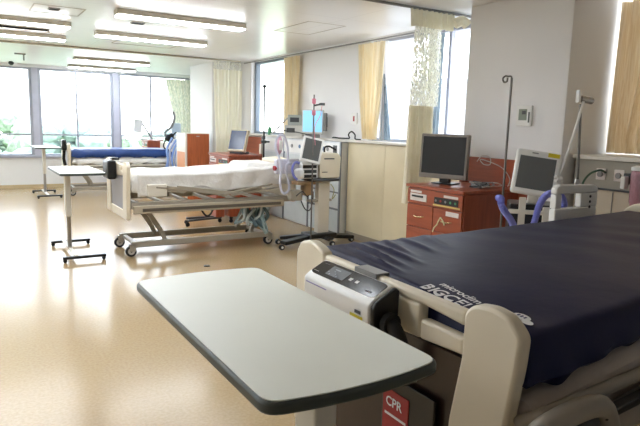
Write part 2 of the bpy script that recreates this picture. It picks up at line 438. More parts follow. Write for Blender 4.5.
trs = [(-7,40,.6,3.2), (-.6,41,.0,2.6), (5.0,40,1.9,2.6), (9.6,42,.6,2.5), (14.2,46,.6,3), (20,50,1.2,3.4), (-2.5,52,2.6,4.5), (7.5,56,1.6,4.5), (17,62,1.,5), (3,75,2.4,5.5), (14,80,1.2,6), (27,74,.8,6)]
for i, (x, y, zt, r) in enumerate(trs):
    tree('tree', x, y, -9, zt, r, GL, i, GN)
# pale neighbouring building with a tile grid
m = bpy.data.materials.new('tile_grid'); m.use_nodes = True; nt = m.node_tree; b = nt.nodes['Principled BSDF']
tc = nt.nodes.new('ShaderNodeTexCoord'); mp = nt.nodes.new('ShaderNodeMapping'); mp.inputs['Rotation'].default_value = (0, PI/2, 0)
sx = nt.nodes.new('ShaderNodeSeparateXYZ'); cx = nt.nodes.new('ShaderNodeCombineXYZ')
nt.links.new(tc.outputs['Object'], sx.inputs[0]); nt.links.new(sx.outputs['Y'], cx.inputs['X']); nt.links.new(sx.outputs['Z'], cx.inputs['Y'])
br = nt.nodes.new('ShaderNodeTexBrick'); br.offset = 0; br.inputs['Scale'].default_value = 1; br.inputs['Brick Width'].default_value = .11; br.inputs['Row Height'].default_value = .075; br.inputs['Mortar Size'].default_value = .008
br.inputs['Color1'].default_value = (.34,.335,.345,1); br.inputs['Color2'].default_value = (.33,.325,.335,1); br.inputs['Mortar'].default_value = (.17,.165,.205,1)
nt.links.new(cx.outputs[0], br.inputs['Vector']); nt.links.new(br.outputs['Color'], b.inputs['Base Color']); b.inputs['Roughness'].default_value = .6
TILE = m
t = thing('building', 'pale tiled building close outside the right-hand window', 'building', (8.0, 8.5, -9))
mb = MB(); mb.box(0, 4, -.4, 2.2, 0, 11.5); mb.build('wall', TILE, t)
mb = MB(); mb.box(.0, 4, -4.5, -.4, 0, 11.42); mb.build('wall', TILE, t)
mb = MB(); mb.box(.3, 4, -4.5, -.95, 11.42, 14); mb.build('tower', TILE, t)

# ------------------------------------------------------------------ ceiling lights
def light_fixture(x0, x1, y, label, group='ceiling tube lights'):
    t = thing('ceiling_light', label, 'light', ((x0+x1)/2, y, CZ-.068), 0, group)
    L = (x1-x0)/2
    m = MB(); m.box(-L, L, -.085, .085, .010, .0665); m.build('housing', FIXT, t, bevel=.006)
    m = MB(); m.box(-L+.012, L-.012, -.080, .080, -.004, .0095); m.build('diffuser', DIFF, t, bevel=.004)
    return t
light_fixture(1.44, 2.88, 6.45, 'nearest large tube light on the ceiling above the middle bed')
light_fixture(1.56, 3.06, 8.17, 'second tube light from the camera, behind the nearest large one')
light_fixture(1.87, 3.26, 11.85, 'small tube light past the curtain rail, fourth towards far windows')
light_fixture(2.03, 3.43, 13.6, 'farthest tube light on ceiling just before the far windows')
light_fixture(-.9, 1.20, 7.75, 'brown sided tube light at the top left corner, nearest of that side')
light_fixture(-.9, 1.33, 9.05, 'thin pale tube light at the upper left above the long rail')
for (x, y) in ((-2.9,3.15), (-1.2,3.15), (.55,3.15), (-1.2,4.9), (.7,4.7), (-2.9,4.7), (-2.9,7.75), (-2.9,11.8), (-.9,11.85)):  # extra lamps out of view, added to brighten the foreground
    light_fixture(x-.72, x+.72, y, 'unseen tube light added on the ceiling to brighten the foreground', 'added ceiling lights out of view')

def rail(name, pts, label, r=.011, m=None, drop=.02):
    q = MB(); q.tube(pts, r, 8)
    return tag(q.build(name, m or CEILM, smooth=True), label, 'curtain rail')
rail('curtain_rail', [(-4.4,10.2,CZ-.014), (4.5,10.2,CZ-.014)], 'long pale curtain rail crossing the ceiling to cream cubicle curtain', .014, mat('rail_beige', (.72,.69,.62), .5))
rail('curtain_rail', [(4.53,10.1,CZ-.05), (4.53,6.75,CZ-.05), (4.53,4.75,CZ-.05)], 'curtain rail running above the windows along right wall', .010)
rail('curtain_rail', [(2.9,4.40,CZ-.014), (4.57,4.40,CZ-.014)], 'near curtain rail at top centre leading to bunched mesh curtain', .013)
rail('curtain_rail', [(-2.4,8.55,CZ-.012), (.98,8.55,CZ-.012), (1.04,8.55,CZ-.012), (1.07,8.60,CZ-.012)], 'black ceiling rail at the top left between two tube lights', .012, BLACK)
rail('curtain_rail', [(4.2,FY-.16,2.56), (4.98,FY-.16,2.56)], 'short grey rail holding the patterned curtain at far corner', .009)
for (x, y, l, lb) in ((.91,6.87,.11,'small dark slot vent on the ceiling at upper left'), (1.85,7.17,.15,'small grey slot vent between the two largest tube lights'), (2.31,8.7,.19,'grey slot vent behind the second tube light')):
    q = MB(); q.box(x-l/2, x+l/2, y-.045, y+.045, CZ-.012, CZ); 
    for i in range(4): q.box(x-l/2+.01, x+l/2-.01, y-.035+i*.02, y-.028+i*.02, CZ-.018, CZ-.012, 1)
    tag(q.build('ceiling_vent', [CEILM, DGREY]), lb, 'vent')
t = thing('ceiling_sensor', 'small bracket sensor on ceiling near far left windows', 'sensor', (1.0, 12.05, CZ))
q = MB(); q.box(-.09, .09, -.03, .03, -.02, 0); q.build('plate', GREYP, t)
q = MB(); q.tube([(.06,0,-.02), (.06,0,-.12)], .012); q.build('stem', GREYP, t)
q = MB(); q.lathe([(.03,0), (.055,-.02), (.05,-.055), (.02,-.08)], (.98, 13.9, CZ)); tag(q.build('dome_camera', BLACK, smooth=True), 'small black dome hanging from ceiling above left far window', 'camera')

# ------------------------------------------------------------------ curtains
def curtain(name, p, q, z0, z1, label, material, waves=8, amp=.03, wf=lambda t: 1., shift=lambda t: 0., group=None, nv=18, parent=None, thing_=True, cat='curtain'):
    """p,q: (x,y) ends; t=0 at top; wf: width factor; shift: sideways (in fractions of width)"""
    p = Vector((p[0], p[1], 0)); q = Vector((q[0], q[1], 0)); d = q-p; n = Vector((-d.y, d.x, 0)).normalized()
    rnd = random.Random(name+label); ph = [rnd.random()*6 for _ in range(4)]
    m = MB(); nu = waves*8
    def fn(u, v):
        w = wf(v); s = shift(v)
        uu = .5+(u-.5)*w+s
        a = amp*(math.sin(2*PI*waves*u+ph[0])+.35*math.sin(2*PI*waves*1.7*u+ph[1]+v*1.5))*(1+.2*math.sin(3*v+ph[2]))
        pt = p+d*uu+n*a; pt.z = z1+(z0-z1)*v
        return pt
    m.grid(fn, nu, nv)
    o = m.build(name, material, parent, smooth=True)
    if thing_: tag(o, label, cat, group)
    return o
def lerp(t, pts):
    for (a, x), (b, y) in zip(pts[:-1], pts[1:]):
        if t <= b: return x+(y-x)*((t-a)/(b-a))
    return pts[-1][1]
HK = MB()
# orange-yellow curtain between the blank wall and the big right window
curtain('window_curtain', (4.53,6.44), (4.53,5.88), LZ+.02, 2.60, 'yellow curtain gathered at left side of the big right window', ORANGE, 7, .028, lambda t: lerp(t, [(0,1),(.5,.8),(1,.42)]), lambda t: lerp(t, [(0,0),(1,.05)]))
curtain('sheer_curtain', (4.57,6.0), (4.57,5.88), LZ+.02, 2.60, 'white sheer hanging beside the yellow curtain of the big window', SHEERC, 6, .018, lambda t: lerp(t, [(0,1),(1,.9)]), lambda t: lerp(t, [(0,0),(1,.3)]))
q = curtain('blackout_curtain', (4.56,5.93), (4.56,5.78), LZ+.02, 2.2, 'narrow grey-blue drape behind sheer at left of big window', curtain_mat('grey_blue_drape', (.58,.65,.70), (.64,.70,.74), transl=.3), 3, .012, lambda t: lerp(t, [(0,.1),(.3,.6),(1,1.5)]), lambda t: lerp(t, [(0,-.4),(1,0)]))
curtain('window_curtain', (4.53,8.52), (4.53,8.02), LZ+.02, 2.60, 'yellow curtain gathered beside the narrow window in middle distance', ORANGE, 6, .028, lambda t: lerp(t, [(0,1),(.5,.85),(1,.7)]))
curtain('sheer_curtain', (4.57,5.12), (4.57,4.97), LZ+.02, 2.60, 'white sheer beside the mullion of big window behind mesh curtain', SHEERC, 5, .018)
curtain('blackout_curtain', (4.55,4.94), (4.55,4.86), LZ+.02, 2.58, 'narrow grey-blue drape running down the middle of big window', bpy.data.materials['grey_blue_drape'], 2, .010, lambda t: lerp(t, [(0,.8),(1,1.4)]), lambda t: lerp(t, [(0,0),(1,-.7)]))
# right-edge curtain, recess
curtain('window_curtain', (4.75,2.975), (4.75,1.9), LZ+.02, 2.62, 'tan yellow curtain at right edge of photo with tieback', ORANGEG, 9, .035, lambda t: lerp(t, [(0,1),(.5,.97),(.8,.78),(.9,.70),(1,.78)]), lambda t: (lerp(t, [(0,1),(.5,.97),(.8,.78),(.9,.70),(1,.78)])-1)/2)
curtain('window_curtain', (4.79,1.90), (4.79,1.0), LZ+.02, 2.62, 'tan curtain drawn across the recess window beyond the right edge', ORANGEG, 9, .03)  # unseen curtain, added to keep recess window light off the pillar side
# near cubicle curtain bunched on its rail: header, mesh, solid cloth
t = thing('cubicle_curtain', 'bunched cubicle curtain with mesh top hanging behind dark monitor', 'curtain', (0,0,0))
curtain('header_tape', (3.66,4.40), (4.22,4.40), 2.50, 2.655, '', BEIGEC, 9, .030, parent=t, thing_=False)
curtain('mesh_panel', (3.73,4.40), (4.10,4.44), 1.76, 2.50, '', MESHC, 9, .035, parent=t, thing_=False)
curtain('cloth_panel', (3.71,4.42), (4.05,4.44), .80, 1.76, '', BEIGEC, 9, .030, lambda t: lerp(t, [(0,.92),(1,1.05)]), parent=t, thing_=False)
q = MB()
q.tube(smoothpath([(4.22,4.38,2.57), (4.29,4.35,2.60), (4.34,4.33,2.56)], 4), .05, 8); q.build('header_bundle', BEIGEC, t, smooth=True)
q = MB()
for i in range(9):
    x = 3.69+i*.062; q.tube([(x,4.40,2.66), (x,4.40,2.63)], .006, 6)
q.build('hooks', WHITEP, t)
# far cubicle curtain
t = thing('cubicle_curtain', 'wide cream cubicle curtain hanging across wall beside far white pillar', 'curtain', (0,0,0))
curtain('mesh_panel', (3.96,10.2), (4.52,10.2), 2.50, 2.64, '', MESHC, 8, .03, parent=t, thing_=False)
curtain('cloth_panel', (3.96,10.2), (4.52,10.2), .75, 2.50, '', CREAMC, 8, .035, lambda t: lerp(t, [(0,1),(.5,.93),(.75,.86),(1,.95)]), lambda t: lerp(t, [(0,0),(1,.03)]), parent=t, thing_=False)
curtain('patterned_curtain', (4.32,FY-.16), (4.93,FY-.16), .9, 2.54, 'pale patterned curtain gathered at the right end of far windows', PATC, 6, .035, lambda t: lerp(t, [(0,1.15),(.3,1.),(.6,.7),(1,.9)]), lambda t: lerp(t, [(0,0),(.6,.12),(1,.05)]))

# ------------------------------------------------------------------ beds
def rounded(poly, r, n=4):
    """round the corners of a polygon"""
    out = []; N = len(poly)
    for i in range(N):
        p0 = Vector(poly[i-1]); p = Vector(poly[i]); p1 = Vector(poly[(i+1) % N])
        a = (p0-p); b = (p1-p); rr = min(r, a.length*.45, b.length*.45)
        A = p+a.normalized()*rr; B = p+b.normalized()*rr
        for k in range(n+1):
            t = k/n; out.append(tuple((1-t)**2*A+2*t*(1-t)*p+t*t*B))
    return out

def footboard(parent, top, W, sc_dark=DBROWN, thick=.045, low=.36, name='footboard'):
    """board in the YZ plane, local y 0..W (0 nearest the viewer), x -thick/2..thick/2"""
    T = top
    b = MB()
    x0, x1 = -thick/2, thick/2
    # near post
    # one continuous ring: outer contour and the post/rail shapes overlap-free
    near = [(0.0, T-.045), (.045, T-.004), (.10, T+.004), (.155, T-.004), (.185, T-.03), (.187, T-.16), (.22, T-.35), (.235, low), (.05, low), (.03, T-.30), (.005, T-.12)]
    far = [(W, T-.045), (W-.03, T-.003), (W-.10, T+.010), (W-.16, T-.002), (W-.20, T-.022), (W-.20, low), (W, low)]
    b.prism(rounded(near, .018), x0, x1); b.prism(rounded(far, .018), x0, x1)
    rail_ = [(.184, T-.033), (W-.20, T-.024), (W-.20, T-.062), (W*.33, T-.060), (.184, T-.074)]
    b.prism(rail_, x0+.004, x1-.004)
    lowr = [(.184, T-.106), (W*.33, T-.104), (W*.33, T-.165), (.184, T-.155)]
    b.prism(lowr, x0+.004, x1-.004)
    lowl = [(W*.66, T-.100), (W-.20, T-.105), (W-.20, T-.175), (W*.66, T-.175)]
    b.prism(lowl, x0+.004, x1-.004)
    mid = [(W*.33, T-.061), (W*.66, T-.061), (W*.66, T-.175), (W*.33, T-.165)]
    b.prism(mid, x0+.004, x1-.004)
    bot = [(.232, low+.10), (W-.20, low+.10), (W-.20, low), (.232, low)]
    b.prism(bot, x0+.004, x1-.004)
    fb = b.build(name, CREAM, parent, bevel=.010, bseg=3, smooth=True)
    p = MB(); p.prism([(.190, T-.166), (.222, T-.35), (.236, low+.101), (W-.201, low+.101), (W-.201, T-.176)], x0+.012, x1-.012); plabel(p.build('footboard_panel', sc_dark, fb), 'dark brown laminate panel')
    return fb

def caster(parent, x, y, z=0, r=.062, m=None):
    c = MB(); c.lathe([(r*.55,-.018), (r,-.014), (r,.014), (r*.55,.018)], (x, y, z+r), 'Y', 18, 0)
    c.lathe([(r*.62,-.021), (r*.62,.021)], (x, y, z+r), 'Y', 14, 1)
    c.lathe([(r*.2,-.024), (r*.2,.024)], (x, y, z+r), 'Y', 10, 0)
    w = c.build('caster', [BLACKM, mat('caster_hub', (.75,.73,.7), .4)], parent, smooth=True)
    f = MB(); f.box(x-.02, x+.05, y-.032, y-.026, z+r, z+2*r+.02); f.box(x-.02, x+.05, y+.026, y+.032, z+r, z+2*r+.02); f.box(x-.02, x+.05, y-.032, y+.032, z+2*r+.005, z+2*r+.022)
    f.build('fork', BEDGREY, w)
    return w

def bed_base(root, W, L, fz, cy0, cy1, x0=.05):
    """under-carriage: floor beams, scissor links, deck rails at height fz"""
    m = MB()
    m.box(x0, L-.3, cy0+.02, cy0+.08, .10, .17); m.box(x0, L-.3, cy1-.08, cy1-.02, .10, .17)
    m.box(x0+.03, x0+.08, cy0+.081, cy1-.081, .12, .16); m.box(L-.4, L-.35, cy0+.081, cy1-.081, .12, .16)
    m.build('base_beam', BEDGREY, root, bevel=.008)
    for xx in (x0, L-.33):
        for yy in (cy0+.045, cy1-.045): caster(root, xx-.0, yy+(0 if yy > (cy0+cy1)/2 else 0), 0)
    # lift links
    for y in (cy0+.12, cy1-.12):
        for xa, s in ((x0+.42, 1), (L-.55, -1)):
            m = MB(); pts = [(xa, y, .14), (xa-.05*s, y, .26), (xa-.24*s, y, fz-.04)]
            m.bar(pts[0], pts[1], .03, .05); m.bar(pts[1], pts[2], .03, .055)
            m.build('lift_link', BEDGREY, root, bevel=.006)
    # deck frame
    m = MB()
    m.box(.03, L-.03, .05, .095, fz-.035, fz+.04); m.box(.03, L-.03, W-.095, W-.05, fz-.035, fz+.04)
    for i in range(7):
        x = .1+i*(L-.25)/6; m.box(x, x+.05, .096, W-.096, fz-.02, fz+.02)
    m.build('deck_frame', BEDGREY, root, bevel=.008)

def mattress_mesh(L, W, z0, zt, rise=0., round_=.07, wrinkle=.004, seed=1, nx=60, ny=30, foot_dip=0., adj=None, adjb=None, rx_=None):
    """closed body: top grid with rounded shoulder + sides; local x 0..L, y 0..W"""
    rnd = random.Random(seed)
    ph = [(rnd.uniform(-4,4), rnd.uniform(8,24), rnd.random()*6) for _ in range(9)]
    def ztop(x, y):
        ey = min(y, W-y); ex = min(x+.006, L-x); e = min(ex, ey)
        z = zt+rise*(max(0, x-.6)/(L-.6))**1.3+(adj(x, y) if adj else 0)
        h = (1-max(0, 1-ey/round_)**2.4)*(1-max(0, 1-ex/(rx_ or round_))**2.4)
        z -= (1-h)*round_
        z -= foot_dip*max(0, 1-x/.45)
        w = sum(math.sin(a*y*3+b*x+c+1.5*math.sin(3*x+y*4)) for a, b, c in ph)/len(ph)
        fade = max(0, min(1, e/.05))
        return z+wrinkle*w*fade
    m = MB()
    def su(t, n=L): # denser near the ends
        return t
    m.grid(lambda u, v: (u*L, v*W, ztop(u*L, v*W)), nx, ny)
    base = len(m.v)
    # sides
    loop = [(i, 0) for i in range(nx)]+[(nx, j) for j in range(ny)]+[(i, ny) for i in range(nx, 0, -1)]+[(0, j) for j in range(ny, 0, -1)]
    idx = [i*(ny+1)+j for i, j in loop]; n = len(idx); rows = [idx]
    for kk, (out, zz) in enumerate(((.012, .66), (.018, .33), (.0, 0))):
        row = []
        for a, (i, j) in zip(idx, loop):
            vx, vy, vz = m.v[a]
            ox = (-out if i == 0 else out if i == nx else 0); oy = (-out if j == 0 else out if j == ny else 0)
            wob = .006*math.sin(vx*17+vy*13+kk)+.004*math.sin(vx*41)
            zb = z0+(wob*2 if kk == 2 else 0)+rise*.8*(max(0, vx-.6)/(L-.6))**1.3+(adjb(vx) if adjb else 0)
            m.v.append((vx+ox+(wob if j in (0, ny) else 0)*0, vy+oy+(wob if j in (0, ny) else 0), zb+(vz-zb)*zz)); row.append(len(m.v)-1)
        rows.append(row)
    for r0, r1 in zip(rows[:-1], rows[1:]):
        for k2 in range(n):
            l = (k2+1) % n; m.f.append((r0[k2], r0[l], r1[l], r1[k2])); m.m.append(0)
    m.f.append(tuple(rows[-1])); m.m.append(0)
    return m, ztop

# ---- nearest bed
B1X, B1Y, B1W, B1L = 1.125, .862, 1.085, 2.2
bed = thing('hospital_bed', 'nearest hospital bed with navy mattress, cut off by the right edge', 'bed', (B1X, B1Y, 0))
fb1 = footboard(bed, 1.106, B1W)
bed_base(bed, B1W, B1L, .68, .15, .93)
hb = MB()
hbp = rounded([(0,.55), (B1W,.55), (B1W,1.10), (B1W-.05,1.14), (B1W*.75,1.20), (B1W*.25,1.20), (.05,1.14), (0,1.10)], .05)
hb.prism(hbp, B1L-.02, B1L+.025); hb.build('headboard', CREAM, bed, bevel=.01, bseg=3, smooth=True)
# raised far head rail with grip slot
r = MB()
ra = [(1.66,.90), (2.03,.90), (2.03,1.235), (1.99,1.25), (1.68,1.265), (1.64,1.22)]
yr = B1W+.03
r.prism(rounded([(1.60,.90), (1.97,.90), (1.97,1.13), (1.60,1.13)], .01), yr, yr+.04, 'XZ')
r.prism([(1.60,1.131), (1.65,1.131), (1.65,1.21), (1.60,1.21)], yr, yr+.04, 'XZ')
r.prism([(1.82,1.131), (1.97,1.131), (1.97,1.21), (1.82,1.21)], yr, yr+.04, 'XZ')
r.prism(rounded([(1.60,1.211), (1.97,1.211), (1.97,1.235), (1.94,1.255), (1.63,1.262), (1.60,1.245)], .01), yr, yr+.04, 'XZ')
hr = r.build('head_rail', WHITEP, bed, bevel=.006, bseg=2, smooth=True)
r = MB()
for i in range(3): r.lathe([(.008,-.003), (.008,.0)], (1.90, yr, 1.19-.03*i), 'Y', 10)
r.build('indicator_dot', DGREY, hr)
# pad and navy mattress
adjb1 = lambda x: .055*min(1, x/.5)
m, zt_ = mattress_mesh(B1L-.08, B1W-.05, .735, .885, .0, .02, .006, 3, adj=lambda x, y: .055*min(1, x/.5))
m.build('lower_pad', PAD, bed, smooth=True, loc=(.045, -.004, 0))
CR = [(.10,.98,.06,.55,.012,.012), (.17,1.0,.12,.60,.014,.013), (.24,.98,.20,.62,.016,.012), (.33,1.0,.24,.70,.018,.011), (.42,1.0,.36,.72,.02,.009), (.55,1.02,.45,.75,.025,.008)]
def adj1(x, y):
    z = -.062*max(0, 1-y/1.05)**3*max(.25, 1-x/.8)
    for x0, y0, x1, y1, w_, h_ in CR:
        dx, dy = x1-x0, y1-y0; t = ((x-x0)*dx+(y-y0)*dy)/(dx*dx+dy*dy)
        if -.2 < t < 1.2:
            tt = max(0, min(1, t)); dd = math.hypot(x-x0-dx*tt, y-y0-dy*tt)
            z += h_*math.exp(-(dd/w_)**2)*math.sin(PI*(tt*.8+.15))
    return z
m, zt1 = mattress_mesh(B1L-.08, B1W-.035, .910, 1.082, .03, .060, .0045, 5, 200, 90, adj=adj1, adjb=adjb1, rx_=.035)
NM = m.build('air_mattress', NAVY, bed, smooth=True, loc=(.032, .015, 0))
def warp1(p, dz=.002): return Vector((p.x, p.y, zt1(p.x, p.y)+dz+p.z*0))
# writing printed on the foot end of the mattress; reads towards the near side
M = M4((.078, .408, 0), (-.07,-1,0), (1,-.07,0))
def warp_text(p):
    if p.x > .004: return Vector((p.x, p.y, max(zt1(p.x, p.y), zt1(p.x+.006, p.y), zt1(max(.001, p.x-.006), p.y))+.004))
    return Vector((-.0045-.006*min(1,-p.x/.02), p.y, zt1(.004, p.y)+.004+(p.x-.004)))
text_mesh('lettering', 'microclim', .043, LABW, NM, M, 0, warp_text, bold=.0008)
M = M4((.014, .425, 0), (-.02,-1,0), (1,-.02,0))
text_mesh('lettering', 'BIGCELL', .062, LABW, NM, M, 0, warp_text, bold=.0016)
q = MB(); c0 = (.045, .035)
vs = [];
for (cx_, cy_, a_, b_) in ((.115,.120,.019,.026), (.100,.090,.013,.017)):
    ring = [(cx_+a_*math.cos(k*2*PI/20), cy_+b_*math.sin(k*2*PI/20)) for k in range(20)]
    q.add([(x, y, zt1(x, y)+.004) for x, y in ring]+[(cx_, cy_, zt1(cx_, cy_)+.004)], [(k, (k+1) % 20, 20) for k in range(20)], 0)
for i in range(3):
    q.add([(x, y, zt1(x, y)+.0055) for x, y in ((.110,.134-.011*i), (.121,.134-.011*i), (.121,.129-.011*i), (.110,.129-.011*i))], [(0,1,2,3)], 1)
plabel(q.build('size_tag', [LABW, mat('tag_print', (.25,.25,.45), .6)], NM, solid=.0008), 'white oval tag')
# lowered near side rail
r = MB()
ys_ = -.05
r.prism(rounded([(.0,.76), (.22,.76), (.22,.825), (.12,.865), (.0,.85)], .03), ys_-.02, ys_+.02, 'XZ')
r.prism(rounded([(.24,.76), (1.15,.76), (1.15,.84), (.95,.875), (.55,.865), (.24,.835)], .02), ys_-.015, ys_+.02, 'XZ')
sr = r.build('side_rail', RAILGREY, bed, bevel=.012, bseg=3, smooth=True)
r = MB(); r.tube(smoothpath([(-.05,ys_-.03,.77), (-.055,ys_-.03,.84), (-.03,ys_-.035,.873), (.06,ys_-.035,.888), (.15,ys_-.035,.888), (.21,ys_-.03,.868), (.245,ys_-.03,.81), (.25,ys_-.03,.76)], 5), .028, 12)
r.build('rail_grip', RAILGREY, sr, smooth=True)
r = MB(); r.lathe([(.05,-.01), (.062,-.006), (.062,.006), (.05,.012)], (.13, ys_-.035, .815), 'Y', 22); r.build('pivot_knob', DGREY, sr, smooth=True)
r = MB(); r.bar((.20,ys_-.035,.852), (.95,ys_-.035,.905), .03, .022); r.build('rail_slot', BLACK, sr, bevel=.004)
r = MB()
for x in (.47,.62,.8): r.lathe([(.010,-.004), (.010,.0)], (x, ys_-.026, .80+.03*(x-.47)), 'Y', 12)
r.build('rail_screw', DGREY, sr)
r = MB(); r.tube(smoothpath([(.02,.02,.83), (.03,-.02,.86), (.08,-.034,.872), (.42,-.035,.888), (1.1,-.035,.90), (1.5,-.03,.90)], 5), .018, 10); r.build('top_tube', RAILGREY, sr, smooth=True)

# CPR card on its black plate, hung on the footboard
t = thing('cpr_card_holder', 'red CPR card on black plate hanging low on nearest footboard', 'sign', (B1X-.0228, 1.275, .45))
q = MB(); q.box(-.010, .0, -.15, .085, .0, .34); q.build('backing_plate', BLACK, t, bevel=.004)
q = MB(); q.box(-.0125, -.0105, -.045, .075, .02, .296); c = q.build('card', REDC, t)
M = M4((-.014, .060, .245), (0,-1,0), (0,0,1)); text_mesh('lettering', 'CPR', .042, LABW, c, M, .0003, bold=.0005)
q = MB(); q.box(-.0135, -.0126, -.036, .064, .212, .220); q.box(-.0135, -.0126, -.036, .055, .05, .165); q.build('white_box', WHITEC, c)
q = MB()
for yy in (.03,-.01): q.obox((-.0142, yy, .12), (.0008, .014, .05)); q.lathe([(.008,0), (.008,.0008)], (-.0145, yy, .152), 'X', 10)
q.build('pictogram', REDC, c)

# pump hung on the footboard
pump = thing('mattress_pump', 'white mattress pump with black control panel on nearest footboard', 'pump', (1.0, 1.535, .93))
# local: x depth 0..0.10 ; y -.25..+.25 ; z 0..0.15
prof = [(.0,.0), (.095,.0), (.098,.135), (.085,.148), (.012,.110), (-.004,.095)]
q = MB(); q.prism(rounded(prof, .012), -.215, .170, 'XZ'); body = q.build('body', WHITEP, pump, bevel=.008, bseg=3, smooth=True)
q = MB(); q.prism([(.0,.0), (.096,.0), (.098,.135), (.084,.145), (.013,.108), (.0,.09)], -.232, -.2155, 'XZ'); q.build('end_cap', BLACK, body, bevel=.006)
# panel on the sloped top
n = Vector((-.038, 0, .073)).normalized()
def top(u, y, h=.0): # u 0 front..1 back on the sloping face
    a = Vector((.012, 0, .110)); b = Vector((.085, 0, .148)); p_ = a.lerp(b, u); return (p_.x+n.x*h, y, p_.z+n.z*h)
q = MB(); ring = rounded([(.06,-.205), (.93,-.205), (.93,.232), (.06,.232)], .10)
ring = []
for cu_, cy_, sa in ((.78,.133,0), (.22,.133,1), (.22,-.175,2), (.78,-.175,3)):
    for k_ in range(6):
        a = (sa+k_/5)*PI/2; ring.append((cu_+.15*math.cos(a)*1, cy_+.028*math.sin(a)))
# order: corners (+,+),(-,+),(-,-),(+,-)
q.add([top(u, y, .0015) for u, y in ring]+[top(u, y, -.004) for u, y in ring], [tuple(range(24)), tuple(range(24,48))[::-1]]+[(i,(i+1)%24,24+(i+1)%24,24+i) for i in range(24)])
pn = q.build('control_panel', BLACKG, pump)
q = MB()
def patch(u0, u1, y0, y1, h=.0026, mi=0): q.add([top(u0,y0,h), top(u1,y0,h), top(u1,y1,h), top(u0,y1,h)], [(0,1,2,3)], mi)
for i in range(5): patch(.3+.1*(i%3), .35+.1*(i%3), .02+.014*i, .025+.014*i, mi=1)
for i in range(4): patch(.25,.32,-.15-.008*i,-.146-.008*i, mi=1)
patch(.62,.68,.03,.06,mi=1); patch(.22,.235,.12,.15,mi=0); patch(.75,.765,.11,.14,mi=1)
q.build('panel_marks', [LABW, mat('panel_marks', (.55,.55,.58), .5)], pn, solid=.0006)
for yy in (-.09,-.055): q = MB(); patch(.40,.55,yy,yy+.016); q.build('button', LABW, pn, solid=.0006)
q = MB(); q.add([top(.25,-.02,.002), top(.8,-.02,.002), top(.8,.085,.002), top(.25,.085,.002)], [(0,1,2,3)]); q.build('display', DGREY, pn, solid=.0006)
q = MB(); q.box(-.006,-.0045,-.185,-.120,.03,.052); plabel(q.build('caution_sticker', YELLOW, body), 'yellow caution sticker')
q = MB(); q.box(-.006,-.0045,-.175,-.145,.058,.068); q.build('sticker_print', DGREY, body)
q = MB(); q.box(-.006,-.0045,.02,.15,.083,.0865); q.build('maker_strip', mat('violet_print', (.6,.58,.75), .5), body)
q = MB(); q.tube(smoothpath([(.05,-.236,.045), (.05,-.275,.035), (.06,-.30,-.02), (.09,-.30,-.12)], 5), .022, 10); q.lathe([(.032,-.24), (.032,-.262)], (.05,0,.045), 'Y', 16); q.build('air_hose', BLACKM, pump, smooth=True)
q = MB()
q.prism([(.099,.02), (.104,.02), (.104,.150), (.147,.150), (.147,.11), (.153,.11), (.153,.156), (.099,.156)], -.11, .01, 'XZ'); q.build('hook_bracket', mat('hook_grey', (.52,.52,.51), .4), pump, bevel=.002)

# ---- nearest overbed table
def tabletop_poly(W, L, bow=.02, r=.05):
    """x 0..W , y 0..L, both ends bowed"""
    pts = []
    n = 10
    for i in range(n+1):
        t = i/n; pts.append((W*t, -bow*4*t*(1-t)))
    for i in range(n+1):
        t = i/n; pts.append((W*(1-t), L+bow*4*t*(1-t)))
    # round the four corners by swapping them for arcs
    out = []
    N = len(pts)
    for i, p in enumerate(pts):
        if i in (0, n, n+1, N-1):
            a = Vector(pts[i-1]); b = Vector(pts[(i+1) % N]); p = Vector(p)
            A = p+(a-p).normalized()*min(r, (a-p).length*.9); B = p+(b-p).normalized()*min(r, (b-p).length*.9)
            for k_ in range(6):
                t = k_/5; out.append(tuple((1-t)**2*A+2*t*(1-t)*p+t*t*B))
        else: out.append(p)
    return out
def overbed_table(loc, W, L, H, label, near=False, group='height adjustable overbed tables', colx=.14, coly=.5, rz=0):
    t = thing('overbed_table', label, 'table', loc, rz, group)
    poly = tabletop_poly(W, L, .024 if near else .015, .034)
    cxm, cym = W/2, L/2
    inner = [(cxm+(x-cxm)*(1-.012/W), cym+(y-cym)*(1-.012/L)) for x, y in poly]
    q = MB(); q.prism(poly, H-.028, H-.003, 'XY'); q.build('table_edge', TABLETRIM, t, bevel=.006, bseg=2, smooth=True)
    q = MB(); q.prism(inner, H-.0028, H, 'XY'); q.build('table_top', TABLETOP, t, bevel=.001)
    cx_, cy_ = W*colx, L*coly
    q = MB(); q.box(cx_-.03, cx_+.03, cy_-.045, cy_+.045, H*.45, H-.030); c = q.build('column', IVORY, t, bevel=.006)
    q = MB(); q.box(cx_-.022, cx_+.022, cy_-.034, cy_+.034, .07, H*.45-.001); q.build('inner_column', STEEL, t, bevel=.004)
    q = MB(); q.box(cx_-.02, cx_+.02, .03, L-.03, .055, .075); 
    q.build('cross_beam', IVORY, t, bevel=.004)
    for yy in (.035, L-.035):
        q = MB(); q.box(.0, W-.02, yy-.028, yy+.028, .036, .066); ft = q.build('foot_bar', BLACK, t, bevel=.01)
        for xx in (.025, W-.045):
            q = MB(); q.lathe([(.018,-.014), (.021,-.01), (.021,.01), (.018,.014)], (xx, yy, .021), 'Y', 12); q.build('caster', BLACKM, ft, smooth=True)
    return t
T1 = overbed_table((.440, .880, 0), .428, .925, 1.05, 'nearest overbed table with cream top beside the navy bed', True, colx=.52, coly=.2)
q = MB(); q.box(.26, .40, .04, .34, .985, 1.02); q.box(.27, .41, .12, .26, .965, .985); q.build('slide_mechanism', BLACK, T1, bevel=.006)
q = MB(); q.lathe([(.006,0), (.006,.004)], (.2226, .136, .985), 'Y', 10); q.build('screw', DGREY, T1)
q = MB(); q.box(.186,.1924,.145,.170,.990,1.012); plabel(q.build('lock_mark', REDC, T1), 'red lock mark')
